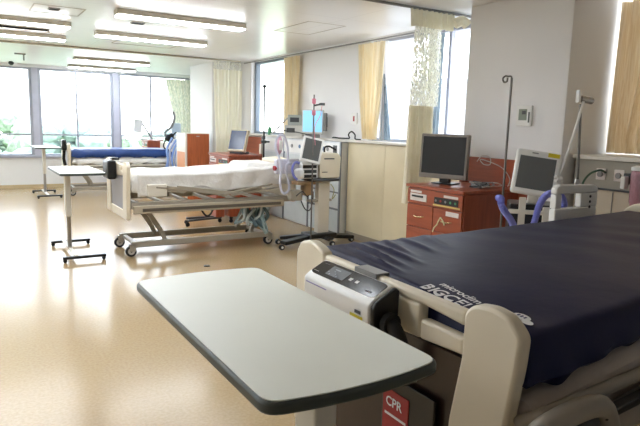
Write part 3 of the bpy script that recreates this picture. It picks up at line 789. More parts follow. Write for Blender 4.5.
overbed_table((.865, 6.60, 0), .47, 1.02, .97, 'overbed table standing left of the middle bed on shiny floor', colx=.30, coly=.5)
overbed_table((1.19, 12.2, 0), .47, .98, .98, 'farthest overbed table standing below the left far windows', colx=.42, coly=.5)
q = MB(); q.lathe([(.035,0), (.035,.006), (.02,.009)], (2.204, 5.859, 0)); q.lathe([(.008,.009), (.008,.014)], (2.204, 5.859, 0), mi=1)
tag(q.build('floor_cap', [DGREY, STEEL], smooth=True), 'small dark cap on floor past the nearest overbed table', 'floor cap')

# ---- middle bed
B2X, B2Y, B2W, B2L = 1.54, 6.46, 1.04, 2.12
bed2 = thing('hospital_bed', 'middle hospital bed with bare white mattress and raised deck', 'bed', (B2X, B2Y, 0))
footboard(bed2, 1.085, B2W, mat('glare_grey_panel', (.56,.56,.60), .3), low=.44)  # glare on the dark panel is put into its pale bluish grey
bed_base(bed2, B2W, B2L, .60, .14, .80)
m, z2 = mattress_mesh(B2L-.10, B2W-.10, .74, .955, .075, .07, .020, 11, 70, 34)
m.build('mattress', SHEET, bed2, smooth=True, loc=(.05, .05, 0))
# rumpled sheet hanging over the near side
m = MB()
def sh(u, v):
    x = .10+u*(B2L-.25); drop = v*(.20+.035*math.sin(x*5.2+1)+.02*math.sin(x*13))
    y = .035-.012*math.sin(x*19+v*2)*v-.006*v
    z = z2(max(.01, x-.05), .03)-.0-drop+.01
    return (x, y, z)
m.grid(sh, 70, 8); m.build('sheet', SHEET, bed2, smooth=True, solid=.004)
m = MB(); m.tube(smoothpath([(1.5,.25,1.04), (1.75,.5,1.10), (1.95,.8,1.07)], 4), .01)
# folded pillow at head
m, zp = mattress_mesh(.46, .62, 0, .06, 0, .055, .010, 21, 18, 22)
m.build('pillow', SHEET, bed2, smooth=True, loc=(1.5, .2, .99))
# head and foot boxes, lowered rail
q = MB(); q.box(.20,.42,.0,.05,.70,.84); q.build('latch_plate', IVORY, bed2, bevel=.01)
q = MB()
for i in range(3): q.bar((.30+.12*i,.005,.81-.0*i), (1.15+.12*i,.005,.69), .02, .022)
q.bar((1.1,.0,.70), (1.75,.0,.80), .02, .022); q.bar((1.2,.0,.68), (1.85,.0,.76), .02, .02)
sr2 = q.build('side_rail', BEDGREY, bed2, bevel=.004)
q = MB(); q.box(.04, B2L-.2, -.008, .045, .515, .605); q.build('bumper_rail', mat('bumper_beige', (.72,.68,.60), .4), bed2, bevel=.01)
q = MB(); q.box(.14, B2L-.25, -.014, -.0085, .54, .575); q.build('bumper_strip', mat('bumper_brown', (.40,.37,.33), .4), bed2)
q = MB(); q.prism(rounded([(.05,.55), (B2W-.05,.55), (B2W-.05,1.07), (B2W*.5,1.12), (.05,1.07)], .05), B2L-.04, B2L, 'YZ'); q.build('headboard', CREAM, bed2, bevel=.01)
t = thing('bed_pump', 'black pump box hanging on the middle bed footboard', 'pump', (B2X-.0228, B2Y+.62, .86))
q = MB(); q.box(-.10, 0, -.14, .14, 0, .22); q.build('body', BLACK, t, bevel=.025, bseg=3)
q = MB(); q.box(-.104, -.101, -.08, .08, .05, .17); q.build('face', DGREY, t, bevel=.001)
q = MB(); q.box(-.03, .055, -.05, .05, .221, .245); q.build('hook', BLACK, t, bevel=.005)
q = MB(); q.tube(smoothpath([(2.36,6.50,.555), (2.41,6.49,.47), (2.45,6.49,.445), (2.49,6.49,.47), (2.54,6.50,.555)], 5), .012, 8)
tag(q.build('strap', BLACKM, smooth=True), 'black strap loop hanging below the middle bed side', 'strap')
# control box at the head end
t = thing('control_box', 'grey control box with cables at head end of middle bed', 'control box', (3.55, 6.34, .60))
q = MB(); q.box(-.08,.08,-.06,.06,0,.13); q.build('housing', BEDGREY, t, bevel=.012)
q = MB(); q.tube(smoothpath([(.06,-.05,.0), (.10,-.08,-.10), (.18,-.06,-.13), (.26,.0,-.04), (.28,.02,.10)], 5), .007, 8); q.tube(smoothpath([(-.02,-.065,.06), (.05,-.10,.12), (.15,-.06,.05), (.22,-.05,.15)], 5), .006, 8); q.build('cable', DGREY, t, smooth=True)
# bundle of tubes hanging under the bed
t = thing('cable_bundle', 'grey-green cable bundle dangling under the head of middle bed', 'cables', (3.08, 6.62, .12))
rnd = random.Random(4)
for i in range(11):
    q = MB(); x0 = -.12+.035*i
    pts = [(x0, rnd.uniform(-.05,.05), .42), (x0+rnd.uniform(-.1,.1), rnd.uniform(-.08,.08), .28+rnd.uniform(-.05,.05)), (x0+rnd.uniform(-.12,.12), rnd.uniform(-.1,.1), .1+rnd.uniform(-.06,.1)), (x0+rnd.uniform(-.1,.1), rnd.uniform(-.06,.06), .26), (x0+rnd.uniform(-.05,.15), 0, .40)]
    q.tube(smoothpath(pts, 5), .013+.004*(i % 3), 8); q.build('cable', [TEALB, mat('grey_cable', (.78,.82,.82), .5), mat('dark_teal_cable', (.35,.43,.45), .5)][i % 3], t, smooth=True)

# ---- far bed
B3X, B3Y = 1.82, 12.35
bed3 = thing('hospital_bed', 'farthest hospital bed with bright blue mattress near the windows', 'bed', (B3X, B3Y, 0))
footboard(bed3, 1.06, 1.0, mat('pale_panel', (.75,.74,.74), .4), low=.50)
bed_base(bed3, 1.0, 2.1, .58, .12, .80)
m, z3 = mattress_mesh(2.0, .90, .78, .94, .0, .05, .012, 31, 40, 20); m.build('blue_mattress', BLUEV, bed3, smooth=True, loc=(.05, .05, 0))
m, z3b = mattress_mesh(1.98, .92, .64, .775, .0, .05, .01, 33, 40, 16); m.build('lower_mattress', SHEET, bed3, smooth=True, loc=(.06, .04, 0))
q = MB(); q.box(.25,1.9,-.02,.02,.52,.56); q.box(.25,1.9,-.02,.02,.60,.625); q.build('side_rail', IVORY, bed3, bevel=.006)
q = MB(); q.box(2.06,2.10,.05,.95,.5,1.08); q.build('headboard', CREAM, bed3, bevel=.02)
t = thing('bed_pump', 'black pump hanging on the farthest bed footboard', 'pump', (B3X-.0228, B3Y+.3, .62))
q = MB(); q.box(-.09,0,-.10,.10,.28,.50); q.build('body', BLACK, t, bevel=.03, bseg=3)
q = MB(); q.tube([(-.04,0,.28), (-.05,.02,.12), (-.03,0,-.02)], .03, 10); q.build('air_hose', BLACKM, t, smooth=True)
q = MB(); q.box(-.04,.07,-.04,.04,.40,.455); 

# ------------------------------------------------------------------ bedside cabinets
def cabinet(loc, W, D, H, label, detail=True):
    """front faces -X; local x 0..D, y 0..W"""
    t = thing('bedside_cabinet', label, 'cabinet', loc, 0, 'red-brown bedside cabinets')
    q = MB(); q.box(.02, D, 0, W, .10, H-.035); q.build('carcass', REDWOOD, t, bevel=.004)
    q = MB(); q.box(-.012, D, -.012, W+.012, H-.034, H-.006); q.box(D-.02, D, 0, W, H-.005, H+.012); q.build('top', REDWOODH, t, bevel=.004)
    # upper fascia
    q = MB(); q.box(.0, .019, .008, W-.008, H-.175, H-.042); fa = q.build('fascia', REDWOODH, t, bevel=.002)
    q = MB(); q.box(-.006, -.0005, W*.62, W*.93, H-.150, H-.085); q.box(-.02,-.0065, W*.68, W*.88, H-.115, H-.100, 1); q.build('socket_tray', [PAPER, BLACK], fa, bevel=.002)
    q = MB(); q.box(-.006, -.0005, .05, W*.48, H-.145, H-.088); pa = q.build('outlet_strip', BLACK, fa, bevel=.002)
    q = MB()
    pass
    for i in range(5): q = MB(); q.lathe([(.011,-.009), (.011,-.0065)], (0, .08+i*.058, H-.117), 'X', 12); q.build('outlet', [GREENP, GREENP, GREYP, REDC, GREYP][i], pa)
    q = MB(); q.box(-.004,-.0005, .03, W*.50, H-.163, H-.150); q.build('warning_strip', mat('cream_strip', (.85,.75,.45), .5), fa)
    q = MB(); q.box(-.003,-.0005, W*.72, W*.93, H-.078, H-.058); q.build('name_sticker', PAPER, fa)
    q = MB(); q.box(-.003,-.0005, W*.08, W*.32, H-.083, H-.062); q.build('name_sticker', PAPER, fa)
    # drawers: two columns, three rows
    for c in (0, 1):
        y0, y1 = (.008, W/2-.004) if c == 0 else (W/2+.004, W-.008)
        zs = [(H-.385, H-.183), (H-.60, H-.392), (.12, H-.608)]
        for z0, z1 in zs:
            q = MB(); q.box(0, .019, y0, y1, z0, z1); d = q.build('drawer' if z0 != .12 else 'door', REDWOODH, t, bevel=.003)
            q = MB(); ym = (y0+y1)/2; zm = z0+(z1-z0)*.5
            q.tube(smoothpath([(0,ym-.06,zm), (-.022,ym-.045,zm-.003), (-.026,ym,zm-.006), (-.022,ym+.045,zm-.003), (0,ym+.06,zm)], 4), .005, 8); q.build('handle', BRASS, d, smooth=True)
    q = MB(); q.box(-.003,-.0005, .04, W*.27, H-.235, H-.195); q.build('paper_label', PAPER, t)
    for x in (.06, D-.06):
        for y in (.05, W-.05): q = MB(); q.lathe([(.028,-.012), (.032,0), (.028,.012)], (x, y, .032), 'Y', 14); q.box(x-.02, x+.02, y-.016, y+.016, .06, .099); q.build('caster', BLACKM, t, smooth=True)
    return t
C1 = cabinet((3.465, 3.38, 0), .70, .665, 1.05, 'red-brown bedside cabinet under dark monitor beside the pillar')
q = MB(); q.tube(smoothpath([(-.03,.22,.80), (-.035,.24,.76), (-.03,.26,.73), (-.03,.29,.70), (-.028,.31,.66)], 4), .006, 6); q.tube(smoothpath([(-.03,.22,.80), (-.028,.19,.77), (-.03,.17,.74)], 4), .006, 6); plabel(q.build('key_cord', mat('cream_cord', (.9,.88,.72), .6), C1, smooth=True), 'pale cord with keys')
C2 = cabinet((3.47, 8.28, 0), .84, .56, 1.06, 'red-brown bedside cabinet behind the middle bed with tilted screen')
q = MB(); 
for a in (0, 1):
    q.bar((.2+.14*a,-.004,.78), (.34-.14*a,-.004,.90), .003, .006)
q.build('side_emblem', mat('tan_inlay', (.72,.48,.30), .5), C2)
C3 = cabinet((3.64, 13.45, 0), .5, .36, 1.10, 'small red bedside cabinet beyond the blue mattress bed')
# locker
t = thing('locker', 'tall red-brown locker with pale sides before far pillar', 'cabinet', (3.53, 10.45, 0))
q = MB(); q.box(0,.46,.02,.55,.05,1.33); q.build('carcass', IVORY, t, bevel=.004)
q = MB(); q.box(.03,.45,0,.019,.08,1.32); d = q.build('door', wood('locker_laminate', (.70,.38,.22)), t, bevel=.003)
q = MB(); q.box(.20,.26,-.004,-.0005,1.27,1.285); q.build('lock', STEEL, d)
q = MB(); q.box(-.003,0,.06,.5,.08,.98); q.build('side_panel', mat('pale_orange_side', (.86,.62,.46), .5), t)
q = MB(); q.lathe([(.045,0), (.045,.03), (.03,.035)], (.455,-.02,.86), 'X', 14); q.box(.04,.42,.03,.5,0,.05); q.build('lower_frame', GREYP, t)

# ---- dark monitor on near cabinet
def monitor(loc, rz, W, H, label, scr, tilt=0., frame=DGREY, depth=.05, stand=True, base_h=.05, group=None):
    t = thing('monitor', label, 'monitor', loc, rz, group)
    R = rotm(tilt, 0, 0)
    # local: faces -Y, x across
    def P(x, y, z): v = R @ Vector((x, y, z)); return Vector((v.x, v.y, v.z+base_h))
    q = MB(); q.obox(P(0,0,H/2), (W, depth, H), R); q.obox(P(0,depth*.9,H/2), (W*.7, depth*.8, H*.75), R); b = q.build('casing', frame, t, bevel=.008, bseg=3)
    q = MB(); bz = W*.05; q.obox(P(0,-depth/2-.0008,H/2+bz*.4), (W-2*bz, .0016, H-2.8*bz), R); q.build('screen', scr, t)
    q = MB(); q.obox(P(0,-depth/2-.003,.02), (W*.9,.006,.03), R); q.build('lower_bezel', frame, t, bevel=.003)
    if stand:
        q = MB(); q.box(-W*.22, W*.22, -.02, .14, 0, .012); q.box(-.05,.05,.03,.07,.012,base_h+.10)
        q.build('stand', BLACK, t, bevel=.004)
    return t
mframe = mat('taupe_bezel', (.50,.47,.44), .35)
mon = monitor((3.70, 3.88, 1.047), -math.radians(72), .475, .40, 'dark LCD monitor on red-brown cabinet beside mesh curtain', SCREENDK, -.05, mframe, .045, True, .05)
# box and cables on cabinet
t = thing('adapter_box', 'small grey adapter box with looped cables beside dark monitor', 'adapter', (3.84, 3.54, 1.046))
q = MB(); q.box(-.07,.05,-.05,.06,0,.035); q.build('box', GREYP, t, bevel=.004)
rnd = random.Random(8)
for i in range(6):
    pts = [(rnd.uniform(-.15,.15), rnd.uniform(-.13,.1), .010+rnd.uniform(0,.015)) for _ in range(5)]
    pts[0] = (0,0,.045); pts[1] = (pts[1][0], pts[1][1], .05)
    q = MB(); q.tube(smoothpath(pts, 6), .0045, 6); q.build('cable', [PAPER, BLACKM, GREYP][i % 3], t, smooth=True)
q = MB(); q.tube(smoothpath([(.05,.12,.22), (.09,.10,.27), (.14,.06,.26), (.11,.02,.20), (.07,.06,.20), (.08,.10,.24), (.2,-.02,.18), (.28,-.06,.08), (.24,-.08,.012)], 7), .004, 6); q.build('cable', PAPER, t, smooth=True)

# ------------------------------------------------------------------ fittings on pillar
t = thing('thermostat', 'white wall thermostat with small display on the near pillar', 'thermostat', (PX, 3.385, 1.585))
q = MB(); q.box(-.022, 0, -.075, .085, 0, .175); q.build('case', WHITEP, t, bevel=.006)
q = MB(); q.box(-.024, -.0225, -.03, .055, .05, .145); q.build('display', LCD, t)
q = MB(); q.box(-.025, -.0245, -.02, .02, .10, .13); q.box(-.024,-.0225,-.06,-.045,.03,.12); q.build('digit', DGREY, t)
q = MB(); q.box(WX-.015, WX, 6.55, 6.69, 1.57, 1.72); t = q.build('wall_switch', WHITEP, bevel=.004); tag(t, 'small white switch plate on wall left of yellow curtain', 'switch')
q = MB(); q.box(WX-.018, WX-.0155, 6.60, 6.635, 1.61, 1.68); q.build('rocker', REDC, t)
q = MB(); q.box(PX+.25, PX+.29, 10.70, 10.718, 1.55, 1.69)
tag(q.build('wall_switch', GREYP), 'small grey switch on the far white pillar', 'switch')
q.v = []; 
# ------------------------------------------------------------------ ventilator 1 with screen
vent = thing('ventilator', 'ventilator with tilted grey screen standing behind the nearest bed', 'ventilator', (3.39, 2.65, 0), math.radians(-46))
# local: faces -Y
q = MB(); 
for s in (-1, 1): q.bar((s*.05,0,.085), (s*.19,-.16,.075), .05, .04); q.bar((s*.05,0,.085), (s*.19,.16,.075), .05, .04)
q.box(-.08,.08,-.1,.1,.06,.12); ba = q.build('base', DGREY, vent, bevel=.008)
for sx_ in (-1, 1):
    for sy_ in (-1, 1): q = MB(); q.lathe([(.024,-.012), (.028,0), (.024,.012)], (sx_*.19, sy_*.16, .028), 'Y', 12); q.build('caster', BLACKM, ba, smooth=True)
q = MB(); q.box(-.05,.05,-.04,.04,.121,.80); q.build('column', IVORY, vent, bevel=.01)
q = MB(); q.box(-.16,.16,-.13,.15,.801,1.05); bd = q.build('body', BLACK, vent, bevel=.012)
q = MB(); q.box(-.10,-.055,-.15,-.131,.82,1.10); q.box(.055,.10,-.15,-.131,.82,1.04); q.box(-.165,.165,-.15,-.131,.985,1.015); q.box(.10,.17,-.15,-.131,.80,.95); q.build('connector_block', IVORY, bd, bevel=.005)
R = rotm(math.radians(-17), math.radians(7), 0)
sc_o = Vector((0,-.10,1.262))
q = MB(); q.obox(sc_o, (.30,.045,.31), R); fr_ = q.build('screen_frame', WHITEP, vent, bevel=.018, bseg=3)
q = MB(); q.obox(sc_o+R @ Vector((-.005,-.0235,-.005)), (.235,.002,.225), R); q.build('screen', SCREENGR, fr_)
q = MB(); q.obox(sc_o+R @ Vector((.09,-.0245,.133)), (.075,.002,.028), R); plabel(q.build('sticker', YELLOW, fr_), 'yellow sticker')
q = MB(); q.obox(sc_o+R @ Vector((-.03,-.0245,.133)), (.04,.0015,.008), R); q.build('maker_mark', GREYP, fr_)
q = MB(); q.obox((.0,-.02,1.10), (.07,.05,.12), R); q.build('screen_bracket', IVORY, vent, bevel=.008)
# support arm for the tubing
t = thing('circuit_support_arm', 'articulated chrome arm rising above the nearest ventilator', 'arm', (3.70, 2.52, 0))
q = MB(); q.tube([(0,0,.83), (-.005,0,1.10), (-.03,0,1.45), (-.055,0,1.74)], .010, 10); q.build('upright_rod', DSTEEL, t, smooth=True)
q = MB(); q.tube([(-.055,-.02,1.755), (-.16,-.04,1.52), (-.29,-.05,1.24)], .009, 10); q.build('angled_rod', WHITEP, t, smooth=True)
q = MB(); q.tube([(-.07,0,1.775), (.06,0,1.765)], .024, 12); q.build('elbow_joint', DSTEEL, t, smooth=True)
q = MB(); q.obox((-.085,0,1.79), (.022,.03,.085)); q.obox((-.062,0,1.80), (.03,.02,.02)); q.build('lever', WHITEP, t, bevel=.005)
q = MB(); q.lathe([(.014,-.03), (.024,-.012), (.024,.012), (.014,.03)], (-.29,-.05,1.23), 'X', 14); q.tube([(-.33,-.05,1.25), (-.25,-.05,1.21)], .010, 8); q.build('ball_joint', WHITEP, t, smooth=True)
q = MB(); q.lathe([(.016,0), (.02,.02), (.016,.05)], (-.012,0,1.17), 'Z', 12); q.build('clamp', STEEL, t, smooth=True)
q = MB(); q.tube([(0,0,.02), (0,0,.83)], .012, 10); q.lathe([(.11,0), (.11,.02), (.02,.03)], (0,0,0)); q.build('floor_post', STEEL, t, smooth=True)
# lilac tubes
def corrugated(pts, r, n=8):
    pts = smoothpath(pts, n); out = []
    for i in range(len(pts)-1):
        for k_ in range(3): out.append(pts[i].lerp(pts[i+1], k_/3))
    out.append(pts[-1]); return out, [r*(1.0+.12*(1 if i % 2 else -1)) for i in range(len(out))]
t = thing('breathing_tubes', 'lilac corrugated breathing tubes looping in front of nearest ventilator', 'tubes', (0,0,0))
p_, rr = corrugated([(2.80,2.44,1.135), (2.755,2.38,1.14), (2.725,2.35,1.11), (2.755,2.34,1.062), (2.825,2.35,1.005), (2.88,2.36,.94), (2.93,2.37,.87)], .019)
q = MB(); q.tube(p_, rr, 10); q.build('tube', LILAC, t, smooth=True)
p_, rr = corrugated([(3.02,2.36,.90), (3.046,2.35,.995), (3.075,2.35,1.085), (3.13,2.35,1.145), (3.215,2.35,1.16), (3.29,2.35,1.13), (3.325,2.35,1.065), (3.26,2.35,1.0), (3.17,2.35,.93), (3.12,2.36,.88)], .020)
q = MB(); q.tube(p_, rr, 10); q.build('tube', LILAC, t, smooth=True)
# IV pole with hook
def iv_pole(loc, H, label, hook=True, cat='IV pole'):
    t = thing('iv_pole', label, cat, loc)
    q = MB(); q.tube([(0,0,.05), (0,0,H)], .009, 10); q.build('pole', DSTEEL, t, smooth=True)
    if hook:
        q = MB(); q.tube(smoothpath([(0,0,H), (-.01,0,H+.012), (-.04,0,H+.01), (-.07,0,H+.01), (-.095,0,H-.01), (-.08,0,H-.035), (-.05,0,H-.028), (-.045,0,H+.0)], 5), .0065, 8); q.build('hook', DSTEEL, t, smooth=True)
    q = MB()
    for a in range(4):
        c_, s_ = math.cos(a*PI/2+.4), math.sin(a*PI/2+.4); q.bar((.02*c_,.02*s_,.06), (.15*c_,.15*s_,.05), .03, .02)
    b = q.build('foot', STEEL, t, bevel=.004)
    for a in range(4):
        c_, s_ = math.cos(a*PI/2+.4), math.sin(a*PI/2+.4); w = MB(); w.lathe([(.016,-.01), (.020,0), (.016,.01)], (.15*c_,.15*s_,.020), 'Y', 10); w.build('caster', BLACKM, b, smooth=True)
    return t
iv_pole((3.55, 3.05, 0), 1.935, 'tall thin drip pole with curled hook beside the near cabinet')

# ------------------------------------------------------------------ headwall units
# near: service unit in the recess behind the bed head
t = thing('service_panel', 'grey wall service unit with gas outlets behind the nearest bed', 'service panel', (4.28, 1.4, 0))
q = MB(); q.box(.02,.71,0,1.555,.05,1.10); q.build('cabinet_body', mat('warm_beige_panel', (.78,.73,.65), .5), t)
q = MB(); q.box(-.02,.715,-.01,1.575,1.335,1.37); q.build('top_shelf', LEDGEM, t, bevel=.006)
q = MB(); q.box(.015,.71,0,1.565,1.101,1.334); pl = q.build('outlet_band', mat('warm_grey_panel', (.62,.60,.55), .45), t)
q = MB(); q.box(-.004,.014,0,1.565,1.103,1.117); q.build('lower_trim', DGREY, t)
for y, mm in ((1.18,PAPER), (1.33,PAPER), (1.02,mat('yellow_outlet', (.80,.74,.42), .4)), (.86,PAPER)):
    q = MB(); q.box(.004,.0145,y-.04,y+.04,1.18,1.27); o = q.build('outlet', mm, pl, bevel=.003)
    q = MB(); q.lathe([(.022,-.012), (.022,.0035)], (0,y,1.225), 'X', 14); q.build('socket', GREYP, o)
q = MB(); q.tube(smoothpath([(-.01,1.28,1.24), (-.06,1.30,1.26), (-.10,1.36,1.22), (-.09,1.42,1.12), (-.08,1.44,.9)], 6), .008, 8); plabel(q.build('gas_hose', mat('dark_green_hose', (.16,.30,.22), .5), t, smooth=True), 'dark green hose')
for y in (.35,.8,1.22): q = MB(); q.box(.012,.0195,y-.002,y+.002,.06,1.09); q.build('seam', GREYP, t)
# suction jar at right edge
t = thing('suction_jar', 'clear pink suction jar on bracket at the right edge', 'jar', (4.13, 2.33, 1.0))
q = MB(); q.lathe([(.045,.03), (.055,.06), (.06,.25), (.055,.28), (.05,.285)], (0,0,0)); q.build('jar', CLEARPINK, t, smooth=True)
q = MB(); q.lathe([(.06,.286), (.06,.31), (.03,.32)], (0,0,0)); q.build('lid', WHITEP, t, smooth=True)
q = MB(); q.box(-.02,.13,.065,.11,.18,.26); q.build('bracket', DGREY, t, bevel=.004)
q = MB(); q.box(-.07,-.02,.066,.10,.15,.24); q.build('gauge', WHITEP, t, bevel=.006)
q = MB(); q.tube(smoothpath([(.03,0,.32), (.05,0,.36), (.02,-.1,.38), (0,-.12,.2), (.0,-.1,.05), (.02,0,.01)], 6), .008, 8); q.build('tube', CLEARPINK, t, smooth=True)

# middle: white service wall unit
t = thing('service_panel', 'white wall service unit with steel frame behind middle bed', 'service panel', (4.46, 6.70, 0))
q = MB(); q.box(.02,.15,0,2.5,0,1.32); q.build('carcass', mat('service_white', (.86,.87,.88), .4), t)
q = MB(); q.box(0,.019,-.0,.03,0,1.32); 
q.box(.003,.019,.031,.859,1.085,1.105); q.box(.003,.019,.031,.859,.36,.385); q.box(.003,.019,.031,.859,.60,.62)
q.build('steel_trim', mat('steel_trim', (.48,.50,.53), .35, metal=.5), t)
for y in (.86,1.66,2.47): q = MB(); q.box(0,.019,y,y+.03,0,1.32); q.build('steel_trim', mat('steel_trim', (.48,.50,.53)), t)
q = MB()
for z0, z1 in ((.02,.355), (.39,.595), (.625,1.08)):
    q.box(.006,.0195,.035,.85,z0,z1); q.box(.006,.0195,.895,1.65,z0,z1); q.box(.006,.0195,1.695,2.46,z0,z1)
q.build('front_panel', mat('service_grey_white', (.80,.83,.84), .35), t, bevel=.002)
q = MB(); q.box(.004,.0195,.035,.85,1.11,1.30); q.box(.004,.0195,.895,2.46,1.11,1.30); ob = q.build('outlet_band', WHITEP, t)
for i, y in enumerate((.12,.17,.34,.45,.56,.67,1.0,1.15,1.4)):
    q = MB()
    if i < 2: q.box(-.004,.0035,y-.018,y+.018,1.14,1.27)
    else: q.lathe([(.028,-.006), (.030,.0035)], (0,y,1.21), 'X', 14)
    q.build('outlet', [DGREY, GREYP, mat('blue_outlet', (.3,.45,.6), .4)][0 if i < 2 else 1+i % 2], ob)
q = MB()
for k_ in range(3): q.tube(smoothpath([(0,.45+.1*k_,1.21), (-.06,.5+.1*k_,1.20), (-.10,.45+.12*k_,1.08), (-.12,.5+.05*k_,.92)], 5), .007, 8)
q.build('hose', BLACKM, t, smooth=True)

# blue-screened patient monitor on the ledge
t = monitor((4.36, 7.30, 1.325+.035), -math.radians(40), .31, .35, 'patient monitor with blue lit screen standing on wall ledge', SCREENBL, -.05, mat('monitor_grey', (.78,.78,.76), .4), .09, False, .05)
q = MB(); q.box(-.10,.10,-.04,.08,0,.055); q.build('foot', GREYP, t, bevel=.004)
q = MB(); q.box(.156,.20,-.05,.09,.10,.36); q.build('side_module', GREYP, t, bevel=.008)
q = MB(); q.box(.201,.208,.0,.05,.16,.30); q.build('side_handle', DGREY, t)
t = thing('infusion_pump', 'grey-white infusion device left of the blue screened monitor', 'pump', (4.42, 7.95, 1.36), math.radians(-40))
q = MB(); q.box(-.14,.14,-.08,.08,0,.17); q.build('body', mat('monitor_grey', (.78,.78,.76), .4), t, bevel=.012)
q = MB(); q.box(-.10,.12,-.06,.06,.171,.33); q.build('upper_module', mat('module_grey', (.66,.68,.66), .4), t, bevel=.012)
q = MB(); q.box(-.06,.08,-.064,-.0605,.22,.29); q.build('display', DGREY, t)
q = MB(); q.box(-.11,.02,-.084,-.0805,.06,.13); q.build('display', DGREY, t)
q = MB(); q.tube(smoothpath([(-.1,-.05,.28), (-.2,-.06,.18), (-.28,-.08,.08), (-.36,-.1,.02)], 5), .012, 8); q.build('arm', STEEL, t, smooth=True)
q = MB(); 
q.tube(smoothpath([(4.50,6.98,1.375), (4.48,6.9,1.38), (4.52,6.82,1.372), (4.47,6.75,1.375), (4.52,6.66,1.375), (4.53,6.6,1.38), (4.50,6.58,1.43), (4.52,6.54,1.47), (4.55,6.50,1.43), (4.53,6.46,1.374), (4.5,6.3,1.372)], 6), .009, 8)
tag(q.build('power_cord', BLACKM, smooth=True), 'black power cord lying along the wall ledge by yellow curtain', 'cord')

# ------------------------------------------------------------------ ventilator 2 on cart
t = thing('ventilator', 'ivory ventilator on wheeled cart at head of middle bed', 'ventilator', (3.92, 6.34, 0))
q = MB()
q.bar((-.02,0,.13), (-.58,-.10,.085), .12, .05); q.bar((-.02,.02,.13), (-.46,.22,.085), .09, .045); q.bar((0,0,.13), (.50,-.02,.075), .16, .05); q.bar((0,0,.13), (.10,-.16,.09), .14, .04)
q.obox((.0,0,.135), (.40,.26,.06)); ba = q.build('base', BLACK, t, bevel=.012)
for x, y in ((-.60,-.10), (-.48,.23), (.50,-.02), (.10,-.17)):
    q = MB(); q.lathe([(.026,-.02), (.034,-.016), (.034,.016), (.026,.02)], (x, y, .034), 'Y', 14); q.lathe([(.016,-.024), (.016,.024)], (x, y, .034), 'Y', 10, 1); q.build('caster', [BLACKM, WHITEP], ba, smooth=True)
q = MB(); q.box(-.05,.12,-.05,.05,.16,.84); q.build('column', IVORY, t, bevel=.012)
q = MB(); q.box(-.18,.16,-.04,.04,.57,.60); q.build('side_clamp', BEDGREY, t, bevel=.006)
q = MB(); q.box(-.20,.20,-.15,.15,.841,.875); q.build('tray', DGREY, t, bevel=.008)
q = MB(); q.prism(rounded([(-.08,.880), (.21,.880), (.225,1.15), (.18,1.20), (-.05,1.20), (-.10,1.14)], .03), -.13, .13, 'XZ'); bd = q.build('body', CREAM, t, bevel=.012, bseg=3)
q = MB(); q.box(-.03,.12,-.134,-.1305,1.12,1.135); q.box(-.06,.02,-.134,-.1305,.955,.963); q.build('vent_slot', DGREY, bd)
q = MB(); q.box(-.34,-.105,-.11,.11,.88,1.08); md_ = q.build('module_rack', WHITEP, t, bevel=.01)
for i in range(3): q = MB(); q.box(-.33,-.13,-.118,-.111,.89+.06*i,.93+.06*i); q.build('module', [BLACK, DGREY, BLACK][i], md_, bevel=.004)
R = rotm(math.radians(-18), math.radians(12), math.radians(-25))
sc_o = Vector((-.22,-.135,1.235))
q = MB(); q.obox(sc_o, (.26,.035,.33), R); f_ = q.build('screen_frame', WHITEP, t, bevel=.012, bseg=3)
q = MB(); q.obox(sc_o+R @ Vector((0,-.0185,.005)), (.205,.002,.265), R); q.build('screen', SCREENGR, f_)
q = MB(); q.bar((-.17,.0,1.12), (-.17,-.02,1.24), .05, .03); q.build('screen_neck', IVORY, t)
q = MB(); q.box(-.38,-.12,-.09,.09,.80,.84); q.box(-.26,-.14,-.06,.06,.66,.799); q.build('lower_tray', mat('wood_tone_box', (.62,.50,.36), .5), t, bevel=.006)
q = MB(); q.tube(smoothpath([(.10,.08,1.19), (.12,.10,1.26), (.22,.15,1.27), (.36,.2,1.22)], 5), .012, 8); q.build('supply_hose', BLACKM, t, smooth=True)
q = MB(); q.tube(smoothpath([(.12,-.06,.8), (.17,-.07,.72), (.15,-.06,.6), (.19,-.08,.66)], 5), .006, 8); q.build('cable', mat('olive_cable', (.6,.6,.4), .5), t, smooth=True)

t = iv_pole((3.695, 6.17, 0), 1.91, 'drip pole with pink clamps in front of middle ventilator', False)
for z, m_ in ((1.84,PINKP), (1.70,PINKP)): q = MB(); q.lathe([(.016,0), (.024,.01), (.024,.055), (.016,.065)], (0,0,z-.04)); q.build('clamp', m_, t, smooth=True)
q = MB(); q.bar((0,0,1.78), (.10,-.01,1.80), .02, .02); q.obox((.11,-.01,1.80), (.06,.04,.03)); q.build('side_arm', DGREY, t, bevel=.003)
q = MB(); q.tube(smoothpath([(.11,-.01,1.79), (.08,-.02,1.66), (.0,-.03,1.52), (.02,-.02,1.3)], 5), .004, 6); q.build('line', PINKP, t, smooth=True)

# tubes, humidifier and filter beside it
t = thing('breathing_tubes', 'pale breathing tube loops hanging at head of middle bed', 'tubes', (0,0,0))
PP = lambda u, v, y: None
p_, rr = corrugated([(3.500,6.25,1.02), (3.385,6.22,1.10), (3.371,6.22,1.25), (3.330,6.22,1.38), (3.269,6.22,1.42), (3.215,6.22,1.36), (3.208,6.22,1.25), (3.249,6.2,1.13), (3.269,6.2,1.0), (3.262,6.2,.85), (3.283,6.2,.74), (3.337,6.2,.71), (3.385,6.2,.76), (3.378,6.2,.86), (3.344,6.2,.96), (3.358,6.22,1.05), (3.405,6.22,1.09)], .014, 6)
q = MB(); q.tube(p_, rr, 10); q.build('tube', PALET, t, smooth=True)
p_, rr = corrugated([(3.50,6.16,1.08), (3.44,6.15,1.09), (3.40,6.15,1.02), (3.42,6.15,.93), (3.47,6.15,.88)], .015, 6)
q = MB(); q.tube(p_, rr, 8); q.build('tube', LILAC, t, smooth=True)
